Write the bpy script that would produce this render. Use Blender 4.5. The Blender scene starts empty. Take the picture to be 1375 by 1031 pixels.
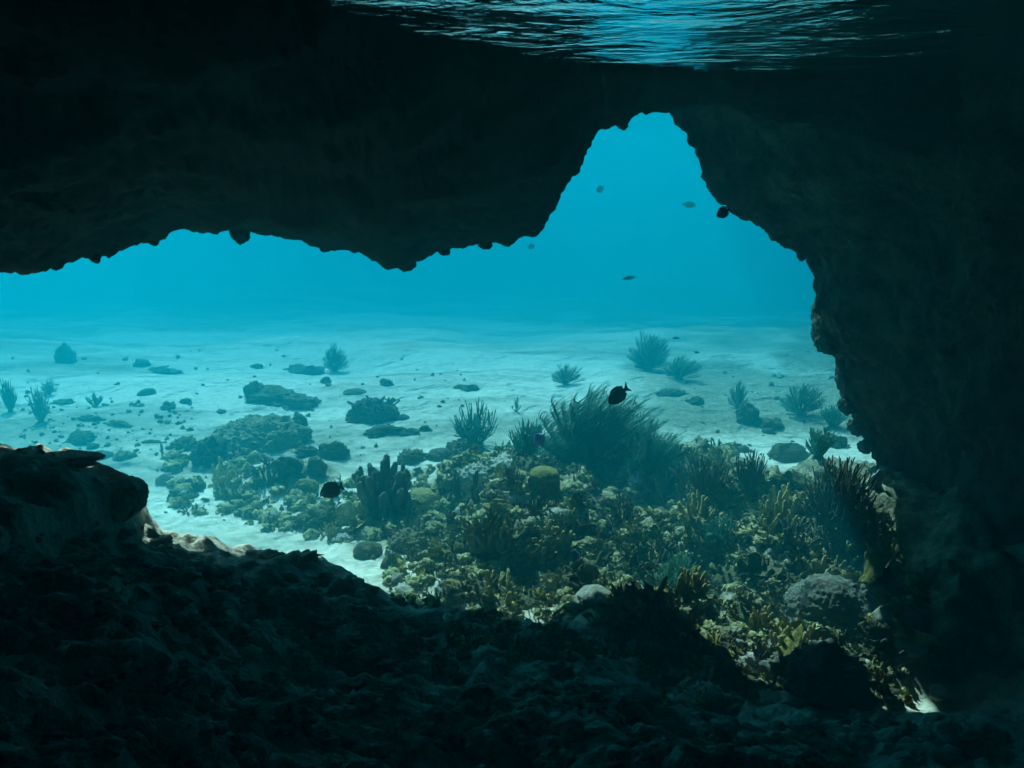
import bpy, math, random
import numpy as np
from mathutils import Vector

SC = bpy.context.scene
COL = SC.collection
R = math.radians

# ------------------------------------------------------------------ camera
PITCH = R(14.8)
FPX = 1190.0
cam_d = bpy.data.cameras.new('camera')
cam_d.sensor_width = 36.0
cam_d.lens = 36.0 * FPX / 1375.0
cam_d.clip_start = 0.02
cam_d.clip_end = 400
cam = bpy.data.objects.new('camera', cam_d)
COL.objects.link(cam)
cam.location = (0, 0, 0)
cam.rotation_euler = (math.pi / 2 - PITCH, 0, 0)
SC.camera = cam

# ------------------------------------------------------------------ sky, sun, exposure
SUN_EL, SUN_AZ = 48.0, -21.0            # azimuth measured from straight ahead (+Y), negative = left
world = bpy.data.worlds.new('World')
SC.world = world
world.use_nodes = True
wn = world.node_tree.nodes
sky = wn.new('ShaderNodeTexSky')
sky.sky_type = 'NISHITA'
sky.sun_disc = False
sky.sun_elevation = R(SUN_EL)
sky.sun_rotation = R(SUN_AZ)
wn['Background'].inputs[1].default_value = 0.13
world.node_tree.links.new(sky.outputs[0], wn['Background'].inputs[0])
sd = bpy.data.lights.new('sun', 'SUN')
sd.energy = 5.0
sd.angle = R(0.5)
sd.color = (1.0, 0.88, 0.76)
sun = bpy.data.objects.new('sun', sd)
COL.objects.link(sun)
sun_to = Vector((math.sin(R(SUN_AZ)) * math.cos(R(SUN_EL)), math.cos(R(SUN_AZ)) * math.cos(R(SUN_EL)), math.sin(R(SUN_EL))))
sun.rotation_euler = sun_to.to_track_quat('Z', 'Y').to_euler()
sun.location = sun_to * 30

SC.view_settings.view_transform = 'Standard'
SC.view_settings.look = 'None'
SC.view_settings.gamma = 1.0
SC.view_settings.exposure = 2.4
cy = SC.cycles
cy.use_denoising = True
cy.denoiser = 'OPENIMAGEDENOISE'
cy.max_bounces = 7
cy.diffuse_bounces = 3
cy.glossy_bounces = 3
cy.volume_bounces = 1
cy.transparent_max_bounces = 12
cy.sample_clamp_indirect = 6.0

# ------------------------------------------------------------------ helpers
def ray(px, py):
    a = (px - 687.5) / FPX
    b = (py - 515.5) / FPX
    c, s = math.cos(PITCH), math.sin(PITCH)
    return np.array([a, c - b * s, -s - b * c])

def at(px, py, y):
    d = ray(px, py)
    return d * (y / d[1])

def to_px(P):
    P = np.asarray(P, float)
    c, s = math.cos(PITCH), math.sin(PITCH)
    f = P[..., 1] * c - P[..., 2] * s
    u = P[..., 1] * s + P[..., 2] * c
    return 687.5 + FPX * P[..., 0] / f, 515.5 - FPX * u / f

def _hash(ix, iy, iz, seed):
    h = (ix * 374761393 + iy * 668265263 + iz * 1274126177 + seed * 974634777) & 0xFFFFFFFF
    h = ((h ^ (h >> 13)) * 1103515245) & 0xFFFFFFFF
    h = ((h ^ (h >> 16)) * 2246822519) & 0xFFFFFFFF
    return ((h ^ (h >> 15)) & 0xFFFFFF) / float(0xFFFFFF)

def vnoise(P, seed=0):
    P = np.asarray(P, float)
    F = np.floor(P)
    I = F.astype(np.int64)
    t = P - F
    t = t * t * t * (t * (t * 6 - 15) + 10)
    out = 0
    for dx in (0, 1):
        wx = t[..., 0] if dx else 1 - t[..., 0]
        for dy in (0, 1):
            wy = t[..., 1] if dy else 1 - t[..., 1]
            for dz in (0, 1):
                wz = t[..., 2] if dz else 1 - t[..., 2]
                out = out + wx * wy * wz * _hash(I[..., 0] + dx, I[..., 1] + dy, I[..., 2] + dz, seed)
    return out * 2 - 1

def fbm(P, oct=4, seed=0, gain=0.5, ridged=False):
    P = np.asarray(P, float)
    a, s, tot = 1.0, 0, 0
    for o in range(oct):
        n = vnoise(P * (2.03 ** o) + 17.3 * o, seed + o * 7)
        if ridged:
            n = 1 - 2 * np.abs(n)
        s = s + a * n
        tot += a
        a *= gain
    return s / tot

def sstep(a, b, x):
    t = np.clip((x - a) / (b - a), 0, 1)
    return t * t * (3 - 2 * t)

def mesh_from(name, V, F, mat=None, smooth=True, parent=None, attrs=None):
    me = bpy.data.meshes.new(name)
    V = np.asarray(V, np.float32).reshape(-1, 3)
    if isinstance(F, np.ndarray):
        k = F.shape[1]
        me.vertices.add(len(V))
        me.vertices.foreach_set('co', V.ravel())
        me.loops.add(F.size)
        me.loops.foreach_set('vertex_index', F.astype(np.int32).ravel())
        me.polygons.add(len(F))
        me.polygons.foreach_set('loop_start', np.arange(0, F.size, k, dtype=np.int32))
        me.polygons.foreach_set('loop_total', np.full(len(F), k, np.int32))
        me.update(calc_edges=True)
    else:
        me.from_pydata([tuple(v) for v in V.tolist()], [], F)
        me.update()
    me.polygons.foreach_set('use_smooth', np.full(len(me.polygons), smooth))
    if attrs:
        for an, av in attrs.items():
            at_ = me.attributes.new(an, 'FLOAT', 'POINT')
            at_.data.foreach_set('value', np.asarray(av, np.float32).ravel())
    if mat:
        me.materials.append(mat)
    o = bpy.data.objects.new(name, me)
    COL.objects.link(o)
    if parent:
        o.parent = parent
    return o

def grid_faces(ny, nx):
    i = np.arange(ny * nx).reshape(ny, nx)
    return np.stack([i[:-1, :-1], i[:-1, 1:], i[1:, 1:], i[1:, :-1]], -1).reshape(-1, 4)

def grid_normals(G):
    du = np.gradient(G, axis=1)
    dv = np.gradient(G, axis=0)
    n = np.cross(du, dv)
    return n / (np.linalg.norm(n, axis=-1, keepdims=True) + 1e-9)

def tag(o, label=None, cat=None, group=None, kind=None):
    if label: o['label'] = label
    if cat: o['category'] = cat
    if group: o['group'] = group
    if kind: o['kind'] = kind
    return o

# ------------------------------------------------------------------ materials
MATS = {}
def new_mat(name):
    m = bpy.data.materials.new(name)
    m.use_nodes = True
    nt = m.node_tree
    b = nt.nodes['Principled BSDF']
    b.inputs['Roughness'].default_value = 0.9
    b.inputs['Specular IOR Level'].default_value = 0.08
    return m, nt, b

def ramp(nt, fac, stops):
    r = nt.nodes.new('ShaderNodeValToRGB')
    el = r.color_ramp.elements
    while len(el) < len(stops):
        el.new(0.5)
    for e, (p, c) in zip(el, stops):
        e.position = p
        e.color = (c[0], c[1], c[2], 1)
    nt.links.new(fac, r.inputs[0])
    return r.outputs[0]

def coords(nt, world_space=True):
    if world_space:
        g = nt.nodes.new('ShaderNodeNewGeometry')
        return g.outputs['Position']
    return nt.nodes.new('ShaderNodeTexCoord').outputs['Object']

def noise(nt, co, scale, detail=5, rough=0.6, dist=0.0):
    n = nt.nodes.new('ShaderNodeTexNoise')
    n.inputs['Scale'].default_value = scale
    n.inputs['Detail'].default_value = detail
    n.inputs['Roughness'].default_value = rough
    n.inputs['Distortion'].default_value = dist
    nt.links.new(co, n.inputs['Vector'])
    return n.outputs[0]

def math_n(nt, op, a, b):
    m = nt.nodes.new('ShaderNodeMath')
    m.operation = op
    for k, v in enumerate((a, b)):
        if isinstance(v, (int, float)):
            m.inputs[k].default_value = v
        else:
            nt.links.new(v, m.inputs[k])
    return m.outputs[0]

def mixc(nt, fac, a, b, mode='MIX'):
    m = nt.nodes.new('ShaderNodeMix')
    m.data_type = 'RGBA'
    m.blend_type = mode
    for sock, v in ((m.inputs[0], fac), (m.inputs[6], a), (m.inputs[7], b)):
        if isinstance(v, (int, float)):
            sock.default_value = v
        elif isinstance(v, tuple):
            sock.default_value = (v[0], v[1], v[2], 1)
        else:
            nt.links.new(v, sock)
    return m.outputs[2]

def bump(nt, b, h, dist=0.02, strength=1.0):
    n = nt.nodes.new('ShaderNodeBump')
    n.inputs['Distance'].default_value = dist
    n.inputs['Strength'].default_value = strength
    nt.links.new(h, n.inputs['Height'])
    nt.links.new(n.outputs[0], b.inputs['Normal'])

def rocky(name, stops, scale=6.0, fine=40.0, bdist=0.02, world_space=True, spots=None):
    m, nt, b = new_mat(name)
    co = coords(nt, world_space)
    n1 = noise(nt, co, scale, 6, 0.65, 0.3)
    n2 = noise(nt, co, fine, 4, 0.6)
    f = math_n(nt, 'ADD', math_n(nt, 'MULTIPLY', n1, 0.65), math_n(nt, 'MULTIPLY', n2, 0.35))
    c = ramp(nt, f, stops)
    if spots:
        sp = noise(nt, co, spots[1], 3, 0.5)
        k = ramp(nt, sp, [(spots[2], (0, 0, 0)), (spots[2] + 0.06, (1, 1, 1))])
        c = mixc(nt, k, c, spots[0])
    nt.links.new(c, b.inputs['Base Color'])
    h = math_n(nt, 'ADD', n1, math_n(nt, 'MULTIPLY', n2, 0.5))
    bump(nt, b, h, bdist)
    MATS[name] = m
    return m

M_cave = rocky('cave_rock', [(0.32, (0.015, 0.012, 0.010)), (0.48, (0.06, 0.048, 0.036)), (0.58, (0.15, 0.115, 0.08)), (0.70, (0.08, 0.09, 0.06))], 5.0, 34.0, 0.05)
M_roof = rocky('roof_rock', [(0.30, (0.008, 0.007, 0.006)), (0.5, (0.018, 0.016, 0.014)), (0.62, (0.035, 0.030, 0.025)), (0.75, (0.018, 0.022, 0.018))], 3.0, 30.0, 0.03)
M_floor = rocky('cave_floor_rock', [(0.34, (0.10, 0.09, 0.07)), (0.44, (0.30, 0.27, 0.22)), (0.54, (0.55, 0.49, 0.40)), (0.68, (0.75, 0.70, 0.60))], 4.0, 45.0, 0.03)

# sand + reef ground
def seabed_material():
    m, nt, b = new_mat('sand')
    co = coords(nt)
    a = nt.nodes.new('ShaderNodeAttribute')
    a.attribute_name = 'reef'
    n1 = noise(nt, co, 1.3, 5, 0.6)
    n2 = noise(nt, co, 14.0, 5, 0.65)
    n3 = noise(nt, co, 90.0, 3, 0.6)
    sand = ramp(nt, n2, [(0.32, (0.66, 0.54, 0.42)), (0.5, (0.86, 0.74, 0.59)), (0.68, (0.95, 0.86, 0.70))])
    # far off patches of algae and rubble lying on the sand
    mp = nt.nodes.new('ShaderNodeMapping')
    mp.inputs['Scale'].default_value = (0.16, 0.5, 0.3)
    nt.links.new(co, mp.inputs[0])
    np_ = noise(nt, mp.outputs[0], 1.0, 6, 0.68, 0.6)
    pk = ramp(nt, np_, [(0.46, (0, 0, 0)), (0.60, (1, 1, 1))])
    sand = mixc(nt, math_n(nt, 'MULTIPLY', pk, 0.75), sand, (0.20, 0.20, 0.13))
    reef = ramp(nt, math_n(nt, 'ADD', math_n(nt, 'MULTIPLY', n2, 0.6), math_n(nt, 'MULTIPLY', n3, 0.4)),
                [(0.35, (0.06, 0.06, 0.045)), (0.48, (0.22, 0.19, 0.12)), (0.56, (0.42, 0.37, 0.24)), (0.66, (0.55, 0.50, 0.38))])
    k = math_n(nt, 'ADD', a.outputs['Fac'], math_n(nt, 'MULTIPLY', math_n(nt, 'SUBTRACT', n2, 0.5), 1.2))
    k = ramp(nt, k, [(0.38, (0, 0, 0)), (0.62, (1, 1, 1))])
    c = mixc(nt, k, sand, reef)
    nt.links.new(c, b.inputs['Base Color'])
    h = math_n(nt, 'ADD', n2, math_n(nt, 'MULTIPLY', n3, 0.35))
    bump(nt, b, h, 0.025, 0.8)
    return m
M_sand = seabed_material()

# ------------------------------------------------------------------ seabed
SEA_Z = -2.5
SURF_Z = 0.35
def reef_mask(x, y):
    P = np.stack([x * 0.9, y * 0.9, x * 0 + 3.1], -1)
    n = fbm(P, 4, 11) * 0.35
    # main reef: right of centre, between the cave mouth and the big sea plume
    d1 = 1 - np.sqrt(((x - 1.05) / 2.0) ** 2 + ((y - 5.5) / 2.0) ** 2)
    d2 = 1 - np.sqrt(((x - 2.4) / 1.2) ** 2 + ((y - 5.2) / 1.9) ** 2)
    d3 = 0.45 - np.sqrt(((x + 1.75) / 1.0) ** 2 + ((y - 6.5) / 0.9) ** 2)
    d = np.maximum(np.maximum(d1, d2), d3)
    return sstep(-0.05, 0.35, d + n)

def turf_mask(x, y):
    """thin algae turf that dulls the sand on the right and far off"""
    P = np.stack([x * 0.5, y * 0.35, x * 0 + 9.4], -1)
    n = 0.5 + 0.5 * fbm(P, 4, 61)
    return 0.62 * sstep(-0.2, 1.8, x - 0.10 * (y - 8)) * sstep(6.3, 8.0, y) * sstep(0.15, 0.55, n) + 0.5 * sstep(9.5, 12, y) * sstep(0.40, 0.58, n)

def sea_height(x, y, fine=True):
    x = np.asarray(x, float); y = np.asarray(y, float)
    P = np.stack([x, y, np.zeros_like(x)], -1)
    z = SEA_Z + 0.10 * fbm(P * 0.35, 3, 21) + 0.035 * fbm(P * 1.7, 3, 22)
    far = sstep(12, 40, y)
    z = z + 0.5 * far * fbm(P * 0.11, 2, 29) - 0.016 * np.clip(y - 8.6, 0, 5) ** 2 - 0.13 * np.clip(y - 13.6, 0, 10) - 0.05 * np.clip(y - 23.6, 0, None) + 0.16 * sstep(8, 11, y) * fbm(P * 0.55, 3, 27)
    m = reef_mask(x, y)
    rel = 0.15 + 0.85 * sstep(-1.1, -0.3, x)          # the left patch is flat rubble on sand
    z = z + m * rel * (0.10 + 0.26 * fbm(P * 1.9, 3, 23) + 0.09 * fbm(P * 5, 3, 24, ridged=True))
    z = z + 0.35 * sstep(1.7, 3.0, x) * sstep(3.2, 4.5, y) * (1 - sstep(5.5, 7.0, y))
    if fine:
        z = z + (0.012 + 0.03 * m) * fbm(P * 9, 3, 25)
    return z

def build_seabed():
    ny, nx = 440, 520
    yy = 2.4 * (47.0 / 2.4) ** (np.linspace(0, 1, ny))
    ss = np.linspace(-1, 1, nx)
    ss = np.sign(ss) * (0.75 * np.abs(ss) + 0.25 * np.abs(ss) ** 2.5)
    Y = np.repeat(yy[:, None], nx, 1)
    X = ss[None, :] * (0.92 * Y + 2.2)
    Z = sea_height(X, Y)
    G = np.stack([X, Y, Z], -1)
    o = mesh_from('seabed', G, grid_faces(ny, nx), M_sand, attrs={'reef': np.maximum(reef_mask(X, Y), turf_mask(X, Y))})
    return tag(o, 'pale sand seabed outside the cave mouth with a reef patch', kind='structure')
build_seabed()

# ------------------------------------------------------------------ cave floor (dark ledge in the foreground)
CREST = [(-420, 600, 3.3), (-100, 600, 3.3), (0, 597, 3.3), (60, 592, 3.3), (130, 602, 3.3), (185, 632, 3.4), (215, 690, 3.55), (330, 724, 3.8),
         (430, 738, 4.0), (490, 768, 4.1), (600, 812, 4.1), (700, 838, 4.0), (800, 862, 3.9), (860, 895, 3.9), (960, 925, 3.9),
         (1040, 952, 3.8), (1200, 962, 3.8), (1400, 945, 3.8), (1800, 940, 3.8)]
_c = np.array([at(*p) for p in CREST])
def ledge_height(x, y):
    x = np.asarray(x, float); y = np.asarray(y, float)
    yc = np.interp(x, _c[:, 0], _c[:, 1])
    zc = np.interp(x, _c[:, 0], _c[:, 2])
    P = np.stack([x, y, np.zeros_like(x)], -1)
    near = -1.38 + 0.05 * fbm(P * 0.7, 2, 30) + 0.48 * (1 - sstep(-1.3, -0.2, x))
    t = sstep(0.9, 1.0, (y - 0.2) / (yc - 0.2)) * 0
    t = np.clip((y - 0.9) / (yc - 0.9), 0, 1) ** 1.35
    z = near * (1 - t) + zc * t
    over = np.clip(y - yc, 0, None)
    w = np.interp(x, [-1.9, -1.2, 0, 1, 2], [0.45, 0.45, 0.6, 1.2, 1.6])
    z = z - 1.6 * sstep(0, 1, over / w) - 0.5 * over
    edge = np.exp(-((y - yc) / 0.5) ** 2)
    amp = 1 - 0.55 * edge
    z = z - 0.045 + amp * 0.14 * fbm(P * 1.5, 3, 31) + amp * 0.06 * fbm(P * 4.5, 3, 32) + 0.05 * fbm(P * 5.5, 3, 34, ridged=True) + 0.036 * fbm(P * 15, 4, 33, 0.6)
    return z
def build_ledge():
    ny, nx = 470, 720
    yy = np.concatenate([np.linspace(-4.6, 0.6, 60, endpoint=False), np.linspace(0.6, 5.6, ny - 60)])
    xx = np.linspace(-4.8, 4.6, nx)
    X, Y = np.meshgrid(xx, yy)
    G = np.stack([X, Y, ledge_height(X, Y)], -1)
    o = mesh_from('cave_floor', G, grid_faces(ny, nx), M_floor)
    return tag(o, 'dark shaded rock ledge forming the floor of the cave', kind='structure')
build_ledge()

# ------------------------------------------------------------------ cave roof and wall
def resample(pts, n):
    pts = np.array(pts, float)
    s = np.concatenate([[0], np.cumsum(np.hypot(np.diff(pts[:, 0]), np.diff(pts[:, 1])))])
    t = np.linspace(0, s[-1], n)
    return np.stack([np.interp(t, s, pts[:, k]) for k in range(pts.shape[1])], -1)

def rock_sheet(name, ctrl, rows, mat, seed, amps, lip=None):
    """ctrl: list of [ncol,3] curves; rows: number of rows between consecutive curves."""
    G = []
    for a, b, n in zip(ctrl[:-1], ctrl[1:], rows):
        for k in range(n):
            t = k / n
            G.append(a * (1 - t) + b * t)
    G.append(ctrl[-1])
    G = np.array(G)
    N = grid_normals(G)
    d = 0
    w = 1.0
    if lip is not None:                  # keep the broad outline of the lip, roughen it only finely
        r0 = sum(rows[:lip])
        w = np.clip(np.abs(np.arange(len(G)) - r0) / 22.0, 0.0, 1.0)[:, None]
    for j, (sc, am, oc, rd) in enumerate(amps):
        d = d + am * (w if j < 2 else 1.0) * fbm(G * sc, oc, seed, ridged=rd)
        seed += 5
    G = G + N * np.asarray(d)[..., None]
    return mesh_from(name, G, grid_faces(G.shape[0], G.shape[1]), mat)

ROOF = [(-700, 400, 3.7), (-300, 372, 3.7), (0, 356, 3.7), (45, 360, 3.72), (85, 354, 3.8), (150, 342, 4.05), (200, 324, 4.4), (240, 312, 4.6), (290, 306, 4.8),
        (345, 309, 5.1), (390, 318, 5.3), (440, 331, 5.45), (490, 337, 5.50), (515, 350, 5.50), (545, 357, 5.50), (575, 342, 5.50), (620, 332, 5.55),
        (680, 327, 5.55), (712, 315, 5.60), (735, 285, 5.45), (760, 245, 5.50), (775, 205, 5.55), (800, 172, 5.60), (830, 166, 5.65),
        (862, 146, 5.75), (895, 148, 5.75), (920, 136, 5.60), (960, 133, 5.40), (1010, 150, 5.20), (1060, 165, 5.10), (1130, 178, 4.9), (1250, 208, 4.7), (1400, 240, 4.6), (1700, 260, 4.5)]
CONT = np.array([(-700, 1.8), (200, 1.9), (400, 2.15), (500, 2.55), (640, 3.25), (780, 4.05), (900, 4.2), (1000, 4.35), (1200, 4.45), (1400, 4.4), (1700, 4.3)])
def build_roof():
    L = resample(ROOF, 1000)
    lip = np.array([at(*p) for p in L])
    cx = np.linspace(0, 1, len(L))
    px = np.maximum.accumulate(L[:, 0])
    yc = np.interp(px, CONT[:, 0], CONT[:, 1])
    C = np.stack([(px - 687.5) / FPX * yc * 1.02, yc, np.full_like(yc, SURF_Z)], -1)
    up = C.copy(); up[:, 1] -= 0.35; up[:, 2] = 0.62
    bk = np.stack([np.linspace(-5, 5, len(L)), np.full_like(yc, -3.7), np.full_like(yc, 0.65)], -1)
    bb = bk.copy(); bb[:, 2] = -3.2
    m1 = lip * 0.62 + C * 0.38 + np.array([0, 0, -0.05])
    near = lip * 0.9 + C * 0.1 + np.array([0, 0, -0.015])
    o1 = lip + np.array([0, 0.22, 0.10])
    o2 = lip.copy(); o2[:, 1] = np.where(L[:, 0] > 900, 5.7 + 1.3 * sstep(900, 960, L[:, 0]) + 0.55 * (1 - sstep(900, 960, L[:, 0])), o2[:, 1] + 0.55); o2[:, 2] = np.maximum(o2[:, 2] + 0.4, 0.5)
    o3 = o2.copy(); o3[:, 1] -= 0.1; o3[:, 2] = 0.85
    tb = bk.copy(); tb[:, 1] = -4.4; tb[:, 2] = 0.9
    tbb = tb.copy(); tbb[:, 2] = -3.2
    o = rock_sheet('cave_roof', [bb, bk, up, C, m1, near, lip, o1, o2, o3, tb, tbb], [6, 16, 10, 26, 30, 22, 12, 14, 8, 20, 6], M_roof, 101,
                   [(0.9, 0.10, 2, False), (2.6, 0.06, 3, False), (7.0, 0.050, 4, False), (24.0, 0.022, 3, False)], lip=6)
    return tag(o, 'dark overhanging rock roof of the cave above the opening', kind='structure')
build_roof()

WALL = [(897, 100, 6.1), (898, 152, 6.1), (919, 180, 6.1), (940, 218, 6.1), (952, 252, 6.1), (985, 287, 6.1), (1035, 318, 6.1), (1085, 346, 6.1), (1106, 380, 6.1), (1100, 425, 6.15),
        (1103, 455, 6.2), (1128, 482, 6.2), (1132, 515, 6.25), (1142, 550, 6.3), (1155, 580, 6.3), (1168, 600, 6.2), (1185, 660, 6.0), (1225, 740, 5.7), (1275, 900, 5.4), (1300, 1200, 5.2)]
def build_wall():
    L = resample(WALL, 620)
    lip = np.array([at(*p) for p in L])
    n = len(L)
    t = np.linspace(0, 1, n)
    zz = np.interp(t, [0, 0.12, 1], [0.75, 0.6, -3.4])
    i1 = np.stack([np.interp(t, [0, .3, .6, 1], [2.35, 2.55, 2.65, 2.6]), np.full(n, 3.9), 0.35 * lip[:, 2] + 0.65 * zz], -1)
    i2 = np.stack([np.full(n, 2.75), np.full(n, 1.5), zz], -1)
    i3 = np.stack([np.full(n, 3.1), np.full(n, -4.0), zz], -1)
    near = lip * 0.85 + i1 * 0.15 + np.array([0.04, 0, 0.0])
    o1 = lip + np.array([0.10, 0.25, 0.0])
    o2 = lip + np.array([0.9, 0.8, 0.1])
    o3 = lip + np.array([3.5, 1.2, 0.3])
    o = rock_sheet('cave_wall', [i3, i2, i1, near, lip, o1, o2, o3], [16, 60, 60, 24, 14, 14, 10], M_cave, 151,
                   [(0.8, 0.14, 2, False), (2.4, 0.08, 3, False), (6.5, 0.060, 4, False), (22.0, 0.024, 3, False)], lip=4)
    tag(o, 'dark rough rock wall at the right side of the cave mouth', kind='structure')
    # left wall, outside the picture: closes the cave
    n = 160
    t = np.linspace(0, 1, n)
    z = 0.9 - 4.3 * t
    a = np.stack([np.full(n, -4.2), np.full(n, -4.2), z], -1)
    b = np.stack([np.full(n, -3.7), np.full(n, 1.5), z], -1)
    c = np.stack([np.full(n, -3.6), np.full(n, 3.5), z], -1)
    d = np.stack([np.full(n, -4.6), np.full(n, 4.2), z], -1)
    e = np.stack([np.full(n, -7.5), np.full(n, 4.4), z], -1)
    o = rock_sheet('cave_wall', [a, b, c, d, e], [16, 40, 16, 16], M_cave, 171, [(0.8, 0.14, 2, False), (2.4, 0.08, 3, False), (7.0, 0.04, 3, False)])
    tag(o, 'rock wall closing the far left side of the cave', kind='structure')
build_wall()

# ------------------------------------------------------------------ water surface and the water body
def build_water():
    m = bpy.data.materials.new('water_surface')
    m.use_nodes = True
    nt = m.node_tree
    for n in list(nt.nodes):
        if n.type == 'BSDF_PRINCIPLED':
            nt.nodes.remove(n)
    out = nt.nodes['Material Output']
    co = coords(nt)
    mp = nt.nodes.new('ShaderNodeMapping')
    mp.inputs['Scale'].default_value = (1.0, 1.0, 1.0)
    nt.links.new(co, mp.inputs[0])
    n1 = noise(nt, mp.outputs[0], 2.6, 3, 0.5, 0.6)
    n2 = noise(nt, mp.outputs[0], 11.0, 4, 0.55, 0.4)
    h = math_n(nt, 'ADD', n1, math_n(nt, 'MULTIPLY', n2, 0.22))
    bp = nt.nodes.new('ShaderNodeBump')
    bp.inputs['Distance'].default_value = 0.05
    nt.links.new(h, bp.inputs['Height'])
    fr = nt.nodes.new('ShaderNodeFresnel')
    fr.inputs['IOR'].default_value = 1.33
    nt.links.new(bp.outputs[0], fr.inputs['Normal'])
    gl = nt.nodes.new('ShaderNodeBsdfGlossy')
    gl.inputs['Roughness'].default_value = 0.03
    gl.inputs['Color'].default_value = (0.95, 0.97, 1, 1)
    nt.links.new(bp.outputs[0], gl.inputs['Normal'])
    tr = nt.nodes.new('ShaderNodeBsdfTransparent')
    mx = nt.nodes.new('ShaderNodeMixShader')
    nt.links.new(fr.outputs[0], mx.inputs[0])
    nt.links.new(tr.outputs[0], mx.inputs[1])
    nt.links.new(gl.outputs[0], mx.inputs[2])
    nt.links.new(mx.outputs[0], out.inputs['Surface'])
    ny, nx = 200, 160
    yy = np.concatenate([np.linspace(-4.0, 0.8, 30, endpoint=False), 0.8 * (46 / 0.8) ** np.linspace(0, 1, ny - 30)])
    s = np.linspace(-1, 1, nx)
    Y = np.repeat(yy[:, None], nx, 1)
    X = s[None, :] * (np.abs(Y) * 0.92 + 4.5)
    P = np.stack([X, Y, X * 0], -1)
    Z = SURF_Z + 0.008 * fbm(P * 2.2, 2, 71)
    o = mesh_from('water_surface', np.stack([X, Y, Z], -1), grid_faces(ny, nx), m)
    tag(o, 'rippled underside of the water surface inside the cave', kind='structure')
build_water()

# ------------------------------------------------------------------ reef materials
def coral_mat(name, stops, scale=14.0, fine=60.0, bdist=0.012, vary=0.5, spots=None, cells=None):
    """object-space rock/coral colour, a little different on every object"""
    m, nt, b = new_mat(name)
    co = coords(nt, False)
    oi = nt.nodes.new('ShaderNodeObjectInfo')
    va = nt.nodes.new('ShaderNodeVectorMath'); va.operation = 'ADD'
    sc = nt.nodes.new('ShaderNodeVectorMath'); sc.operation = 'SCALE'
    cb = nt.nodes.new('ShaderNodeCombineXYZ')
    for k in range(3):
        nt.links.new(oi.outputs['Random'], cb.inputs[k])
    nt.links.new(cb.outputs[0], sc.inputs[0]); sc.inputs[3].default_value = 37.0
    nt.links.new(co, va.inputs[0]); nt.links.new(sc.outputs[0], va.inputs[1])
    co2 = va.outputs[0]
    n1 = noise(nt, co2, scale, 5, 0.65, 0.4)
    n2 = noise(nt, co2, fine, 3, 0.6)
    f = math_n(nt, 'ADD', math_n(nt, 'MULTIPLY', n1, 0.6), math_n(nt, 'MULTIPLY', n2, 0.4))
    c = ramp(nt, f, stops)
    if spots:
        k = ramp(nt, noise(nt, co2, spots[1], 3, 0.5), [(spots[2], (0, 0, 0)), (spots[2] + 0.08, (1, 1, 1))])
        c = mixc(nt, k, c, spots[0])
    h = math_n(nt, 'ADD', n1, math_n(nt, 'MULTIPLY', n2, 0.6))
    if cells:
        vo = nt.nodes.new('ShaderNodeTexVoronoi')
        vo.feature = 'DISTANCE_TO_EDGE'
        vo.inputs['Scale'].default_value = cells
        nt.links.new(co2, vo.inputs['Vector'])
        e = ramp(nt, vo.outputs['Distance'], [(0.0, (0, 0, 0)), (0.25, (1, 1, 1))])
        c = mixc(nt, math_n(nt, 'SUBTRACT', 0.75, math_n(nt, 'MULTIPLY', e, 0.75)), c, (stops[0][1][0] * .6, stops[0][1][1] * .6, stops[0][1][2] * .6))
        h = math_n(nt, 'ADD', h, e)
    br = math_n(nt, 'ADD', 1.0 - vary / 2, math_n(nt, 'MULTIPLY', oi.outputs['Random'], vary))
    cc = nt.nodes.new('ShaderNodeCombineXYZ')
    for k in range(3):
        nt.links.new(br, cc.inputs[k])
    c = mixc(nt, 1.0, c, cc.outputs[0], 'MULTIPLY')
    nt.links.new(c, b.inputs['Base Color'])
    bump(nt, b, h, bdist)
    MATS[name] = m
    return m

M_stone = coral_mat('reef_stone', [(0.32, (0.09, 0.08, 0.045)), (0.46, (0.27, 0.235, 0.13)), (0.56, (0.46, 0.41, 0.25)), (0.68, (0.66, 0.60, 0.38))], 5, 22, 0.06, 0.7)
M_tan = coral_mat('tan_coral', [(0.32, (0.12, 0.09, 0.035)), (0.48, (0.40, 0.33, 0.13)), (0.60, (0.62, 0.53, 0.26)), (0.70, (0.75, 0.68, 0.45))], 12, 60, 0.01, 0.5)
M_yellow = coral_mat('yellow_coral', [(0.30, (0.11, 0.10, 0.03)), (0.52, (0.22, 0.20, 0.07)), (0.70, (0.34, 0.31, 0.14))], 8, 40, 0.006, 0.2)
M_blade = coral_mat('blade_coral', [(0.34, (0.06, 0.06, 0.02)), (0.48, (0.20, 0.185, 0.05)), (0.64, (0.40, 0.36, 0.14))], 40, 160, 0.01, 0.2, spots=((0.6, 0.55, 0.4), 18, 0.66))
M_dark = coral_mat('dark_coral', [(0.32, (0.06, 0.06, 0.045)), (0.50, (0.13, 0.13, 0.10)), (0.66, (0.24, 0.24, 0.18))], 14, 70, 0.01, 0.4)
M_olive = coral_mat('olive_coral', [(0.32, (0.09, 0.09, 0.045)), (0.50, (0.23, 0.22, 0.12)), (0.66, (0.42, 0.39, 0.22))], 5, 26, 0.05, 0.5)
M_pale = coral_mat('pale_coral', [(0.30, (0.22, 0.20, 0.15)), (0.48, (0.50, 0.47, 0.38)), (0.62, (0.74, 0.70, 0.60))], 10, 60, 0.012, 0.3)
M_brain = coral_mat('brain_coral', [(0.30, (0.20, 0.17, 0.08)), (0.50, (0.42, 0.37, 0.20)), (0.66, (0.60, 0.55, 0.36))], 10, 40, 0.012, 0.3, cells=38)
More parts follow.
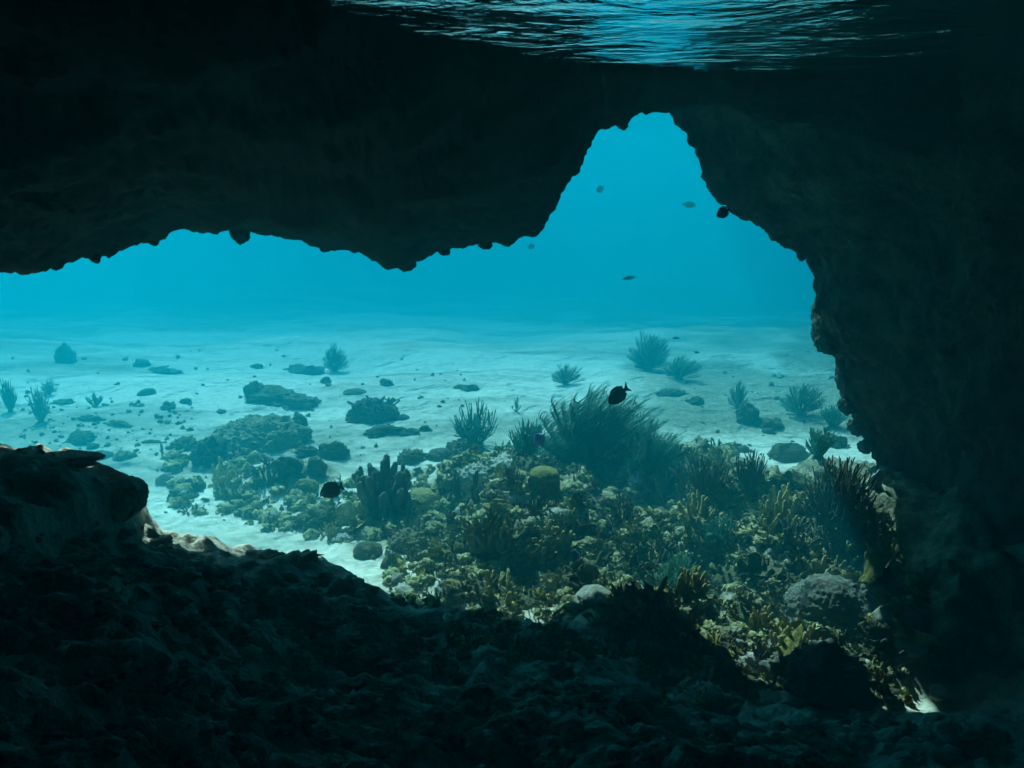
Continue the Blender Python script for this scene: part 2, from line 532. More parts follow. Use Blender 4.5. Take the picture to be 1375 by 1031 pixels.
M_mound = coral_mat('mound_coral', [(0.32, (0.10, 0.10, 0.05)), (0.48, (0.26, 0.25, 0.14)), (0.64, (0.52, 0.48, 0.30))], 5, 24, 0.06, 0.3)
M_head = coral_mat('encrusted_rock', [(0.30, (0.10, 0.10, 0.085)), (0.46, (0.22, 0.22, 0.18)), (0.60, (0.40, 0.40, 0.34))], 9, 70, 0.02, 0.2)
M_soft = coral_mat('soft_coral', [(0.30, (0.12, 0.26, 0.20)), (0.50, (0.20, 0.40, 0.32)), (0.70, (0.28, 0.50, 0.42))], 10, 40, 0.004, 0.5)
_nt = M_soft.node_tree
_b = _nt.nodes['Principled BSDF']
_tl = _nt.nodes.new('ShaderNodeBsdfTranslucent')
_mx = _nt.nodes.new('ShaderNodeMixShader'); _mx.inputs[0].default_value = 0.6
_nt.links.new(_b.inputs['Base Color'].links[0].from_socket, _tl.inputs['Color'])
_nt.links.new(_b.outputs[0], _mx.inputs[1]); _nt.links.new(_tl.outputs[0], _mx.inputs[2])
_nt.links.new(_mx.outputs[0], _nt.nodes['Material Output'].inputs['Surface'])
M_pink = coral_mat('pink_sponge', [(0.30, (0.30, 0.18, 0.13)), (0.50, (0.50, 0.33, 0.25)), (0.70, (0.62, 0.46, 0.36))], 14, 60, 0.01, 0.3)
M_blue = coral_mat('blue_sponge', [(0.30, (0.30, 0.38, 0.50)), (0.60, (0.50, 0.58, 0.70))], 12, 50, 0.006, 0.2)
M_fish = coral_mat('fish_black', [(0.30, (0.008, 0.008, 0.010)), (0.70, (0.020, 0.020, 0.024))], 20, 120, 0.001, 0.2)
M_fish.node_tree.nodes['Principled BSDF'].inputs['Roughness'].default_value = 0.5
M_fishg = coral_mat('fish_grey', [(0.30, (0.10, 0.11, 0.10)), (0.70, (0.20, 0.21, 0.18))], 20, 120, 0.001, 0.2)
M_fishb = coral_mat('fish_blue', [(0.30, (0.16, 0.22, 0.55)), (0.70, (0.28, 0.34, 0.75))], 20, 120, 0.001, 0.1)
M_eye = coral_mat('fish_eye', [(0.30, (0.25, 0.24, 0.20)), (0.70, (0.35, 0.34, 0.30))], 20, 60, 0.0, 0.1)

F_stone = coral_mat('rubble_stone', [(0.36, (0.05, 0.05, 0.025)), (0.45, (0.20, 0.18, 0.08)), (0.53, (0.50, 0.45, 0.22)), (0.64, (0.76, 0.70, 0.42))], 26, 120, 0.018, 0.0)
F_tan = coral_mat('rubble_tan', [(0.36, (0.08, 0.065, 0.02)), (0.46, (0.34, 0.28, 0.08)), (0.56, (0.66, 0.56, 0.20)), (0.66, (0.80, 0.72, 0.38))], 30, 150, 0.014, 0.0)
F_dark = coral_mat('rubble_dark', [(0.32, (0.05, 0.05, 0.035)), (0.50, (0.12, 0.12, 0.085)), (0.66, (0.24, 0.24, 0.17))], 26, 170, 0.008, 0.0)
F_olive = coral_mat('rubble_olive', [(0.32, (0.07, 0.07, 0.035)), (0.50, (0.20, 0.195, 0.10)), (0.66, (0.38, 0.36, 0.20))], 26, 170, 0.010, 0.0)

# ------------------------------------------------------------------ shape builders (vertex list, face list)
def ico(sub):
    t = (1 + 5 ** 0.5) / 2
    V = np.array([(-1, t, 0), (1, t, 0), (-1, -t, 0), (1, -t, 0), (0, -1, t), (0, 1, t), (0, -1, -t), (0, 1, -t), (t, 0, -1), (t, 0, 1), (-t, 0, -1), (-t, 0, 1)], float)
    F = np.array([(0, 11, 5), (0, 5, 1), (0, 1, 7), (0, 7, 10), (0, 10, 11), (1, 5, 9), (5, 11, 4), (11, 10, 2), (10, 7, 6), (7, 1, 8), (3, 9, 4), (3, 4, 2), (3, 2, 6), (3, 6, 8), (3, 8, 9), (4, 9, 5), (2, 4, 11), (6, 2, 10), (8, 6, 7), (9, 8, 1)])
    V /= np.linalg.norm(V, axis=1, keepdims=True)
    for _ in range(sub):
        E = {}
        V = list(map(tuple, V))
        NF = []
        def mid(a, b):
            k = (min(a, b), max(a, b))
            if k not in E:
                p = np.add(V[a], V[b]); p = p / np.linalg.norm(p)
                E[k] = len(V); V.append(tuple(p))
            return E[k]
        for a, b, c in F:
            ab, bc, ca = mid(a, b), mid(b, c), mid(c, a)
            NF += [(a, ab, ca), (b, bc, ab), (c, ca, bc), (ab, bc, ca)]
        V = np.array(V); F = np.array(NF)
    return np.array(V), F
ICO = [ico(k) for k in range(6)]

def stone(seed, sub=2, size=(1, 1, 0.7), rough=0.28, freq=1.3, knob=0.0, kfreq=6.0, cut=0.0):
    V, F = ICO[sub]
    o = np.array([seed * 3.7, seed * 1.9, seed * 5.3])
    d = 1 + rough * fbm(V * freq + o, 3, seed) * 1.6
    if knob:
        d = d + knob * np.abs(fbm(V * kfreq + o, 2, seed + 3)) * 2 + knob * 0.5 * fbm(V * kfreq * 2.4 + o, 2, seed + 4)
    P = V * d[:, None] * np.array(size)
    if cut:
        P[:, 2] = np.where(P[:, 2] < -cut, -cut + (P[:, 2] + cut) * 0.15, P[:, 2])
    return P, F

def brain(seed, sub=4, size=(1, 1, 0.8), groove=0.05, freq=5.0):
    V, F = ICO[sub]
    o = np.array([seed * 2.7, seed * 1.3, 0.4])
    w = fbm(V * 1.2 + o, 2, seed) * 0.16
    g = fbm((V + 0.25 * np.stack([fbm(V * 2.2 + o + k, 2, seed + k) for k in range(3)], -1)) * freq + o, 2, seed + 9)
    d = 1 + w + groove * (sstep(0.0, 0.22, np.abs(g)) - 0.5)
    P = V * d[:, None] * np.array(size)
    P[:, 2] = np.where(P[:, 2] < -0.25, -0.25 + (P[:, 2] + 0.25) * 0.2, P[:, 2])
    return P, F

class MB:
    def __init__(s):
        s.V, s.F, s.n = [], [], 0
    def add(s, V, F):
        s.V.append(np.asarray(V, float)); s.F.append(np.asarray(F) + s.n); s.n += len(V)
    def tri(s):
        F = []
        for f in s.F:
            if f.shape[1] == 4:
                F += [f[:, [0, 1, 2]], f[:, [0, 2, 3]]]
            else:
                F.append(f)
        return np.concatenate(s.V), np.concatenate(F)
    def build(s, name, mat, parent=None, smooth=True):
        V, F = s.tri()
        return mesh_from(name, V, F, mat, smooth, parent)

def tube(path, rad, seg=6, cap=True):
    path = np.asarray(path, float); rad = np.asarray(rad, float)
    n = len(path)
    T = np.gradient(path, axis=0)
    T /= np.linalg.norm(T, axis=1, keepdims=True) + 1e-9
    ref = np.array([0.31, 0.95, 0.13])
    U = np.cross(T, ref); U /= np.linalg.norm(U, axis=1, keepdims=True) + 1e-9
    W = np.cross(T, U)
    a = np.linspace(0, 2 * math.pi, seg, endpoint=False)
    V = path[:, None] + rad[:, None, None] * (np.cos(a)[None, :, None] * U[:, None] + np.sin(a)[None, :, None] * W[:, None])
    V = V.reshape(-1, 3)
    F = []
    i = np.arange(n * seg).reshape(n, seg)
    j = np.roll(i, -1, 1)
    F = np.stack([i[:-1], j[:-1], j[1:], i[1:]], -1).reshape(-1, 4)
    F = np.concatenate([F[:, [0, 1, 2]], F[:, [0, 2, 3]]])
    if cap:
        V = np.concatenate([V, path[-1:] + T[-1:] * rad[-1] * 0.7, path[:1]])
        k = len(V)
        top = np.stack([i[-1], j[-1], np.full(seg, k - 2)], -1)
        bot = np.stack([j[0], i[0], np.full(seg, k - 1)], -1)
        F = np.concatenate([F, top, bot])
    return V, F

def finger(rng, base, dirv, length, r0, bend=0.25, n=7, knob=0.18, flat=0.0):
    t = np.linspace(0, 1, n)
    d = np.array(dirv, float); d /= np.linalg.norm(d)
    side = np.array([rng.uniform(-1, 1), rng.uniform(-1, 1), 0.3])
    P = np.array(base) + d * (t * length)[:, None] + side * (bend * length * t ** 2)[:, None]
    r = r0 * (1 - 0.35 * t) * (1 + knob * np.array([rng.uniform(-1, 1) for _ in t]))
    r[-1] *= 0.85
    return P, r

def finger_cluster(seed, n=12, h=1.0, spread=0.55, r=0.09, forks=1, seg=6, upright=0.8):
    """list of meshes, one per branch, of a clump of stubby fingers (unit height)"""
    rng = random.Random(seed)
    out = []
    for k in range(n):
        a = rng.uniform(0, 2 * math.pi)
        q = math.sqrt(rng.random())
        b = (math.cos(a) * q * spread * 0.55, math.sin(a) * q * spread * 0.55, -0.08)
        d = (math.cos(a) * q * (1 - upright) * 1.6 + rng.uniform(-.15, .15), math.sin(a) * q * (1 - upright) * 1.6 + rng.uniform(-.15, .15), 1)
        L = h * rng.uniform(0.55, 1.0) * (1.1 - 0.35 * q)
        mb = MB()
        P, rr = finger(rng, b, d, L, r * rng.uniform(0.8, 1.25))
        mb.add(*tube(P, rr, seg))
        for f in range(forks):
            i = rng.randint(2, 4)
            d2 = (P[i + 1] - P[i]) / np.linalg.norm(P[i + 1] - P[i]) + np.array([rng.uniform(-.8, .8), rng.uniform(-.8, .8), 0.15])
            P2, r2 = finger(rng, P[i], d2, L * rng.uniform(0.3, 0.5), rr[i] * 0.85, n=5)
            mb.add(*tube(P2, r2, seg))
        out.append(mb.tri())
    return out

def plate(rng, seed, r=1.0, thick=0.06, wavy=0.18, fan=2.6, nu=16, nv=7):
    """thin, wavy, fan shaped leaf of coral growing from the origin along +X, with real thickness"""
    a = np.linspace(-fan / 2, fan / 2, nu)
    t = np.linspace(0.06, 1, nv)
    A, T = np.meshgrid(a, t)
    edge = 1 + 0.22 * fbm(np.stack([A * 2.2, A * 0 + seed, A * 0], -1), 3, seed)
    Rr = r * T * edge
    X = Rr * np.cos(A); Y = Rr * np.sin(A)
    Z = wavy * r * T * fbm(np.stack([X * 2 / r, Y * 2 / r, X * 0 + seed * 1.7], -1), 2, seed + 5) * 1.6 + 0.35 * r * T ** 1.6
    th = thick * r * (1.1 - 0.7 * T)
    top = np.stack([X, Y, Z + th / 2], -1).reshape(-1, 3)
    bot = np.stack([X, Y, Z - th / 2], -1).reshape(-1, 3)
    f = grid_faces(nv, nu)
    n = nu * nv
    F = [f, f[:, ::-1] + n]
    ring = list(range(nu)) + [nu * k + nu - 1 for k in range(1, nv)] + [n - 1 - k for k in range(1, nu)] + [nu * k for k in range(nv - 2, 0, -1)]
    q = [(ring[k], ring[k - 1], ring[k - 1] + n, ring[k] + n) for k in range(len(ring))]
    F.append(np.array(q))
    F = np.concatenate(F)
    return np.concatenate([top, bot]), np.concatenate([F[:, [0, 1, 2]], F[:, [0, 2, 3]]])

def rotm(rx, ry, rz):
    cx, sx, cy_, sy, cz, sz = math.cos(rx), math.sin(rx), math.cos(ry), math.sin(ry), math.cos(rz), math.sin(rz)
    return np.array([[cz, -sz, 0], [sz, cz, 0], [0, 0, 1]]) @ np.array([[cy_, 0, sy], [0, 1, 0], [-sy, 0, cy_]]) @ np.array([[1, 0, 0], [0, cx, -sx], [0, sx, cx]])

def plate_cluster(seed, n=9, r=0.6):
    rng = random.Random(seed)
    mb = MB()
    V, F = stone(seed, 2, (0.42, 0.42, 0.3), 0.3)
    mb.add(V, F)
    for k in range(n):
        V, F = plate(rng, seed * 31 + k, r * rng.uniform(0.6, 1.1))
        m = rotm(rng.uniform(-.4, .4), -rng.uniform(-0.1, 0.9), rng.uniform(0, 6.28))
        mb.add(V @ m.T + np.array([rng.uniform(-.25, .25), rng.uniform(-.25, .25), rng.uniform(0.0, 0.3)]), F)
    return mb.tri()

def knob_cluster(seed, n=26):
    """cushion of short rounded knobs"""
    rng = random.Random(seed)
    mb = MB()
    V, F = stone(seed, 2, (0.75, 0.7, 0.42), 0.35)
    mb.add(V, F)
    for k in range(n):
        a = rng.uniform(0, 6.28); q = math.sqrt(rng.random())
        b = np.array([math.cos(a) * q * .68, math.sin(a) * q * .62, 0.30 * (1 - q * q)])
        d = np.array([math.cos(a) * q * 0.9, math.sin(a) * q * 0.9, 1.0])
        P, r = finger(rng, b, d, rng.uniform(.18, .42), rng.uniform(.06, .11), n=5)
        mb.add(*tube(P, r, 6))
    return mb.tri()

# ------------------------------------------------------------------ placing on the ground
def ground(px, py, ledge=True):
    """where the sight line of each picture point meets the sea floor (arrays)"""
    px = np.atleast_1d(np.asarray(px, float)); py = np.atleast_1d(np.asarray(py, float))
    D = np.stack([ray(a, b) for a, b in zip(px, py)])
    t = np.full(len(px), 1.2)
    live = np.arange(len(px))
    for step in range(300):
        P = D[live] * t[live][:, None]
        h = sea_height(P[:, 0], P[:, 1], False)
        if ledge:
            nb = P[:, 1] < 5.8
            if nb.any():
                h[nb] = np.maximum(h[nb], ledge_height(P[nb, 0], P[nb, 1]))
        gap = P[:, 2] - h
        go = gap > 0.004
        live, gap = live[go], gap[go]
        if not len(live):
            break
        t[live] += np.clip(gap * 1.0, 0.006, 0.5)
    return D * t[:, None], t

def zfloor(x, y):
    return float(max(sea_height(np.array([x]), np.array([y]))[0], ledge_height(np.array([x]), np.array([y]))[0]))

def copy_thing(o, parent=None):
    c = o.copy()
    COL.objects.link(c)
    c.parent = parent
    for ch in list(o.children):
        copy_thing(ch, c)
    return c

def thing(name, label, cat, group=None):
    o = bpy.data.objects.new(name, None)
    o.empty_display_size = 0.05
    COL.objects.link(o)
    return tag(o, label, cat, group)

def put(o, px, py, wpx=None, scale=None, rz=0.0, sink=0.0, squash=1.0, width=1.0, tilt=0.0, ledge=True):
    """stand o on the floor seen at (px,py); 'width' is the thing's own width in its unit mesh"""
    P, t = ground([px], [py], ledge)
    P, t = P[0], float(t[0])
    s = scale if scale else wpx * t / FPX / width
    o.location = (P[0], P[1], P[2] - sink * s)
    o.scale = (s, s, s * squash)
    o.rotation_euler = (tilt, 0, rz)
    return s

def one(name, VF, mat, label, cat, px, py, wpx, width=2.0, group=None, **kw):
    o = mesh_from(name, VF[0], VF[1], mat)
    tag(o, label, cat, group)
    put(o, px, py, wpx, width=width, **kw)
    return o

# ------------------------------------------------------------------ knobs hanging from the roof lip
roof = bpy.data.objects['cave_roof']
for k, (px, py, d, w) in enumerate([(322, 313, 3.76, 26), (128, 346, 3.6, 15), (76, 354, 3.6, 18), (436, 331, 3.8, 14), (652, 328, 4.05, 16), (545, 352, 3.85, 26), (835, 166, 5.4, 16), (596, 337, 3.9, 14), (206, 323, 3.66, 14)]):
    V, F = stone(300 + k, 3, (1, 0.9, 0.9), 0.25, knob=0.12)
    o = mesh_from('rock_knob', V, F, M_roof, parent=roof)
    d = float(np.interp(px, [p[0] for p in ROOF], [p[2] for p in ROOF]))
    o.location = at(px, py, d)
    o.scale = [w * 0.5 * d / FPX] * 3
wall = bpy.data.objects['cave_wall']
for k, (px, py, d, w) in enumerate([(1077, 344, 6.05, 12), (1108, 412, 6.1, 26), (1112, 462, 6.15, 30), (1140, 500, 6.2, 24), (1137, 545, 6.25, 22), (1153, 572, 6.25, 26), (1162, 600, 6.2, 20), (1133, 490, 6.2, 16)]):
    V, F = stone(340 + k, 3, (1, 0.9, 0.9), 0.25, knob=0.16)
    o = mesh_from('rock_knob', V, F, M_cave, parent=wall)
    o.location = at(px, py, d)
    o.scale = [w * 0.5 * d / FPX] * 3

# ------------------------------------------------------------------ hero corals and rocks on the sand (far to near)
ROCKS = [  # px, base py, width px, shape, material, label
    (88, 485, 30, 'block', M_dark, 'square dark coral block standing farthest left on the pale sand', 'coral'),
    (190, 490, 22, 'stone', M_dark, 'small dark stone just left of the low twin rock on far sand', 'rock'),
    (219, 500, 42, 'low', M_dark, 'low twin lobed dark rock on the far sand', 'rock'),
    (345, 493, 16, 'stone', M_dark, 'tiny dark stone left of the long coral ridge on far sand', 'rock'),
    (405, 499, 56, 'low', M_dark, 'long low coral ridge beneath the far bushy coral', 'coral'),
    (374, 536, 92, 'low', M_olive, 'long flat dark rock behind the large coral mound', 'rock'),
    (342, 532, 28, 'block', M_olive, 'rounded lump at the left end of the long flat rock', 'rock'),
    (438, 513, 18, 'stone', M_dark, 'small round stone above the flat disc stone on sand', 'rock'),
    (477, 526, 34, 'disc', M_olive, 'flat disc shaped stone lying on the open sand', 'rock'),
    (519, 516, 20, 'stone', M_dark, 'dome shaped stone right of the flat disc stone', 'rock'),
    (627, 522, 36, 'low', M_olive, 'low wide rock left of the big sea plume on far sand', 'rock'),
    (198, 529, 22, 'stone', M_dark, 'small stone on open sand above the pair of pebbles', 'rock'),
    (226, 546, 20, 'stone', M_dark, 'left pebble of the pair on the open sand', 'rock'),
    (249, 539, 14, 'stone', M_dark, 'right pebble of the pair on the open sand', 'rock'),
    (297, 553, 12, 'stone', M_dark, 'pebble at the upper left of the large coral mound', 'rock'),
    (86, 541, 34, 'low', M_olive, 'flat rock right of the two left hand sea rods', 'rock'),
    (108, 590, 37, 'dome', M_olive, 'smooth flattened dome coral behind the left ledge', 'coral'),
    (125, 600, 16, 'dome', M_olive, 'smallest dome coral between two larger ones behind the ledge', 'coral'),
    (139, 613, 25, 'dome', M_olive, 'pale green dome coral close behind the left ledge', 'coral'),
    (166, 614, 27, 'lump', M_stone, 'rough grey coral lump right of the pale green dome', 'coral'),
    (160, 570, 30, 'low', M_olive, 'small flat rock patch beside the smooth dome coral', 'rock'),
    (120, 562, 34, 'low', M_olive, 'low brown rock behind the smooth flattened dome', 'rock'),
    (248, 600, 34, 'lump', M_olive, 'low lump left of the dark knobbly block', 'coral'),
    (203, 594, 24, 'low', M_stone, 'low pale rock on the sand left of the mound', 'rock'),
    (241, 617, 26, 'dome', M_stone, 'round pale stone at the left foot of the dark block', 'rock'),
    (350, 594, 122, 'bigmound', M_mound, 'largest pale green coral mound rising from the left sand', 'coral'),
    (283, 621, 46, 'block', M_dark, 'dark knobbly coral block in front of the large mound', 'coral'),
    (317, 624, 20, 'dome', M_dark, 'dark round stone right of the dark knobbly block', 'rock'),
    (337, 632, 32, 'low', M_olive, 'flat dark rock in front of the large mound', 'rock'),
    (320, 602, 34, 'low', M_olive, 'low rock against the front of the large mound', 'rock'),
    (373, 603, 20, 'dome', M_stone, 'small round coral at the right foot of the mound', 'coral'),
    (388, 618, 26, 'dome', M_pale, 'pale round dome coral in front of the large mound', 'coral'),
    (410, 610, 30, 'lump', M_olive, 'brown coral lump right of the pale round dome', 'coral'),
    (426, 634, 28, 'block', M_olive, 'upright grey coral stub left of the sandy channel', 'coral'),
    (446, 610, 42, 'mound', M_olive, 'pointed olive coral hummock beside the sandy channel', 'coral'),
    (402, 574, 26, 'block', M_olive, 'coral lump behind the right edge of the large mound', 'coral'),
    (497, 562, 64, 'mound', M_dark, 'dark branching coral hummock in the middle of the sand', 'coral'),
    (541, 562, 17, 'dome', M_dark, 'little dark dome right of the branching hummock', 'coral'),
    (515, 580, 54, 'low', M_olive, 'low dark rock in front of the branching hummock', 'rock'),
    (548, 580, 30, 'low', M_olive, 'low dark rock with rounded end right of centre sand', 'rock'),
    (570, 577, 16, 'lump', M_olive, 'small coral tuft beside the low rounded rock', 'coral'),
    (553, 618, 38, 'lump', M_olive, 'two tiered coral head behind the dark finger coral', 'coral'),
    (591, 614, 36, 'dome', M_dark, 'smooth dark dome coral right of the two tiered head', 'coral'),
    (412, 655, 34, 'dome', M_yellow, 'yellow green dome coral above the left black fish', 'coral'),
    (434, 700, 62, 'bowl', M_olive, 'wide dark boulder below the left black fish', 'rock'),
    (568, 672, 54, 'brain', M_tan, 'yellow brown brain coral right of the dark finger coral', 'coral'),
    (625, 606, 44, 'lump', M_olive, 'olive coral head at the left foot of the bushy soft coral', 'coral'),
    (676, 636, 58, 'lump', M_pale, 'white crusted coral head left of the yellow topped one', 'coral'),
    (640, 640, 46, 'lump', M_pale, 'pale rubble coral head beside the white crusted one', 'coral'),
    (730, 656, 46, 'ytop', M_mound, 'yellow topped coral head below the blue fish', 'coral'),
    (747, 694, 48, 'brain', M_pale, 'pale ridged brain coral with a dark underside mid reef', 'coral'),
    (495, 742, 42, 'dome', M_mound, 'round dark boulder at the edge of the shaded ledge', 'rock'),
    (549, 735, 56, 'mound', M_stone, 'grey coral mound right of the round dark boulder', 'coral'),
    (520, 702, 40, 'low', M_pale, 'pale flat stone at the foot of the dark finger coral', 'rock'),
    (470, 722, 40, 'low', M_pale, 'cream flat stone left of the round dark boulder', 'rock'),
    (798, 806, 60, 'brain', M_pale, 'bright pale brain coral at the shadow edge in the foreground', 'coral'),
    (1035, 938, 48, 'disc', M_pale, 'bright flat white stone at the very front of the reef', 'rock'),
    (1002, 566, 32, 'block', M_dark, 'dark upright coral stub on the sand right of the plume', 'coral'),
    (935, 540, 24, 'stone', M_olive, 'small round rock on sand just right of the plume', 'rock'),
    (900, 528, 40, 'low', M_olive, 'low rock behind the right edge of the big plume', 'rock'),
    (1062, 614, 56, 'dome', M_olive, 'wide dome coral near the right wall', 'coral'),
    (1035, 572, 30, 'lump', M_olive, 'low coral head between the stub and the wide dome', 'coral'),
    (1032, 580, 18, 'stone', M_dark, 'tiny dark rock on the sand before the wide dome', 'rock'),
    (1120, 596, 34, 'lump', M_olive, 'coral lump tucked against the right wall', 'coral'),
    (1111, 836, 112, 'head', M_head, 'large round coral head with pale crusted crown at front right', 'coral'),
    (1100, 918, 122, 'front', M_head, 'big dark boulder below the crusted coral head', 'rock'),
    (1195, 800, 66, 'front', M_head, 'dark rock right of the crusted coral head under the wall', 'rock'),
    (158, 676, 78, 'bould', M_floor, 'dark rounded boulder on the left end of the ledge', 'rock'),
    (40, 640, 64, 'low', M_floor, 'dark flat hump on the ledge at the left edge', 'rock'),
    (85, 612, 100, 'slab', M_floor, 'brown flat slab lying along the top of the left ledge', 'rock'),
]
for k, (px, py, w, kind, mat, label, cat) in enumerate(ROCKS):
    sd_ = 400 + k * 3
    kw = dict(sink=0.1, rz=(k * 1.7) % 6.28)
    if kind == 'stone':   VF = stone(sd_, 3, (1, .9, .75), .3, knob=.06)
    elif kind == 'low':   VF = stone(sd_, 4, (1, .6, .36), .35, 1.8, knob=.12); kw['rz'] = 0.15 * ((k % 5) - 2)
    elif kind == 'disc':  VF = stone(sd_, 3, (1, .7, .34), .12); kw['rz'] = 0.1
    elif kind == 'dome':  VF = stone(sd_, 4, (1, .9, .78), .2, 1.4, knob=.07, kfreq=7)
    elif kind == 'block': VF = stone(sd_, 4, (.85, .8, 1.05), .3, 1.6, knob=.14); kw['sink'] = -0.35
    elif kind == 'lump':  VF = stone(sd_, 4, (1, .9, .75), .3, 1.7, knob=.2, kfreq=5)
    elif kind == 'mound': VF = stone(sd_, 5, (1, .8, .85), .22, 1.5, knob=.1, kfreq=6); kw['rz'] = 0.0
    elif kind == 'bigmound': VF = stone(sd_, 5, (1, .8, .62), .16, 1.6, knob=.09, kfreq=7); kw['rz'] = 0.0; kw['sink'] = 0.05
    elif kind == 'bowl':  VF = stone(sd_, 5, (1, .7, .6), .3, 1.6, knob=.12, kfreq=6); kw['rz'] = 0
    elif kind == 'brain': VF = brain(sd_, 5, (1, .85, .72))
    elif kind == 'ytop':  VF = stone(sd_, 4, (.95, .9, .95), .15, knob=.08); kw['sink'] = -0.3
    elif kind == 'head':  VF = stone(sd_, 5, (1, .95, .85), .14, knob=.06, kfreq=9); kw['rz'] = 0.4; kw['sink'] = -0.25
    elif kind == 'front': VF = stone(sd_, 5, (1, .8, .72), .32, 1.5, knob=.12, kfreq=5); kw['rz'] = 0.0; kw['sink'] = -0.05
    elif kind == 'bould': VF = stone(sd_, 5, (1, .9, .78), .2, 1.2, knob=.04); kw['sink'] = -0.1
    elif kind == 'slab':  VF = stone(sd_, 5, (1, .5, .16), .3, 1.6, knob=.06); kw['rz'] = 0.0
    nm = {'brain': 'brain_coral', 'ytop': 'boulder_coral', 'head': 'boulder_coral', 'mound': 'coral_mound', 'bigmound': 'coral_mound', 'slab': 'rock_slab', 'front': 'boulder', 'bould': 'boulder', 'bowl': 'boulder', 'disc': 'flat_stone'}.get(kind, 'boulder_coral' if cat == 'coral' else 'rock')
    o = one(nm, VF, mat, label, cat, px, py, w, width=2.05, **kw)
    if kind == 'ytop':
        V, F = brain(77, 4, (.98, .92, .42))
        c = mesh_from('yellow_crown', V, F, M_yellow, parent=o)
        c.location = (0, 0, 0.62)
        c['label'] = 'yellow crown of the coral head'

# ------------------------------------------------------------------ finger corals (each branch a part)
def finger_coral(label, px, py, wpx, hpx, seed, mat, n=14, r=0.085, upright=0.8, forks=1, name='finger_coral', spread=0.6):
    t = thing(name, label, 'coral')
    V, F = stone(seed, 3, (.42, .40, .16), .35)
    mesh_from('base', V, F, mat, parent=t)
    for V, F in finger_cluster(seed, n, 1.0, spread, r, forks, 7, upright):
        mesh_from('branch', V, F, mat, parent=t)
    P, d = ground([px], [py])
    s = hpx * float(d[0]) / FPX
    t.location = P[0]
    t.scale = (s * wpx / hpx * 0.95, s * 0.7, s)
    return t
finger_coral('dark stubby finger coral standing between the left black fish and the reef', 516, 684, 58, 80, 61, M_dark, 34, 0.15, 0.6, 3)
finger_coral('leftmost dark pillar coral spike on the pale rubble', 613, 668, 18, 46, 62, M_dark, 5, 0.15, 0.92, 0, 'pillar_coral', .5)
finger_coral('middle dark pillar coral with two tall spikes', 640, 674, 24, 48, 63, M_dark, 6, 0.13, 0.9, 0, 'pillar_coral', .6)
finger_coral('slim dark pillar coral left of the ridged brain coral', 714, 684, 12, 34, 64, M_dark, 4, 0.15, 0.92, 0, 'pillar_coral', .5)
finger_coral('yellow lit finger coral beside the bright pale brain coral', 752, 794, 56, 34, 65, M_tan, 24, 0.07, 0.8, 1)
finger_coral('tan finger coral thicket in the lit foreground reef', 662, 736, 80, 54, 66, M_olive, 40, 0.05, 0.8, 1)
finger_coral('dense dark finger coral thicket right of the tan one', 720, 760, 90, 50, 67, M_olive, 44, 0.05, 0.82, 1)
finger_coral('dark stubby branches rising at the shadow edge', 872, 852, 26, 42, 68, M_dark, 7, 0.12, 0.85, 0)
finger_coral('twiggy crest of the dark hummock on the middle sand', 505, 548, 50, 22, 69, M_dark, 16, 0.06, 0.35, 1)

# ------------------------------------------------------------------ upright rods and bushes
def rod_bush(label, px, py, wpx, hpx, seed, n=16, lean=0.0, mat=None, name='sea_rod', r=0.02):
    rng = random.Random(seed)
    t = thing(name, label, 'soft coral')
    V, F = stone(seed, 2, (.13, .12, .06), .3)
    mesh_from('holdfast', V, F, M_olive, parent=t)
    for k in range(n):
        a = rng.uniform(0, 6.28); q = math.sqrt(rng.random())
        x1, y1 = math.cos(a) * q * .5, math.sin(a) * q * .45
        H = rng.uniform(.45, 1.0) * math.sqrt(1.05 - .6 * q * q)
        u = np.linspace(0, 1, 9)
        P = np.stack([x1 * (u * .3 + .7 * np.sqrt(u)) + lean * u ** 2, y1 * np.sqrt(u), H * (0.25 * u + 0.75 * u ** 1.15)], -1)
        P[:, 0] += 0.03 * np.sin(u * 6 + k * 1.7) * u
        P[:, 1] += 0.03 * np.cos(u * 5 + k * 2.3) * u
        mb = MB()
        mb.add(*tube(P, r * (1.1 - .35 * u), 5))
        for f in range(rng.randint(2, 4)):
            i = rng.randint(2, 6)
            d2 = np.array([rng.uniform(-.3, .3), rng.uniform(-.2, .2), 0])
            u2 = np.linspace(0, 1, 6)
            P2 = P[i] + np.stack([d2[0] * np.sqrt(u2) * .6 + lean * .5 * u2 ** 2, d2[1] * np.sqrt(u2), (H - P[i][2]) * .85 * u2], -1)
            mb.add(*tube(P2, r * (.9 - .3 * u2), 5))
        mb.build('branch', mat or M_soft, t)
    P, d = ground([px], [py])
    s = hpx * float(d[0]) / FPX
    t.location = P[0]
    t.scale = (s * wpx / hpx, s * wpx / hpx * .9, s)
    return t
rod_bush('slender dark sea rod cluster at the far left edge', 14, 552, 22, 50, 71, 30, r=0.028)
rod_bush('wider pale green sea rod bush second from left', 55, 566, 32, 52, 72, 26, r=0.018)
rod_bush('feathery soft coral bush left of the big sea plume', 640, 596, 66, 64, 74, 40, r=0.014)
rod_bush('round bushy soft coral touching the left of the big plume', 708, 614, 54, 58, 75, 44, r=0.016)
rod_bush('bundle of upright pale rods near the right wall', 1099, 612, 42, 50, 76, 26, r=0.03)
rod_bush('dark bushy soft coral crowning the right end of the reef', 948, 672, 70, 66, 77, 44, r=0.018, mat=M_dark)
rod_bush('tall dark soft coral with thin rods mid right reef', 1003, 668, 54, 72, 78, 36, r=0.016, mat=M_dark)
rod_bush('broad dark soft coral bush beneath the right wall', 1122, 706, 112, 98, 79, 70, r=0.012, mat=M_dark)
rod_bush('green grassy soft coral tuft in the middle of the reef', 905, 792, 70, 62, 80, 54, r=0.011)
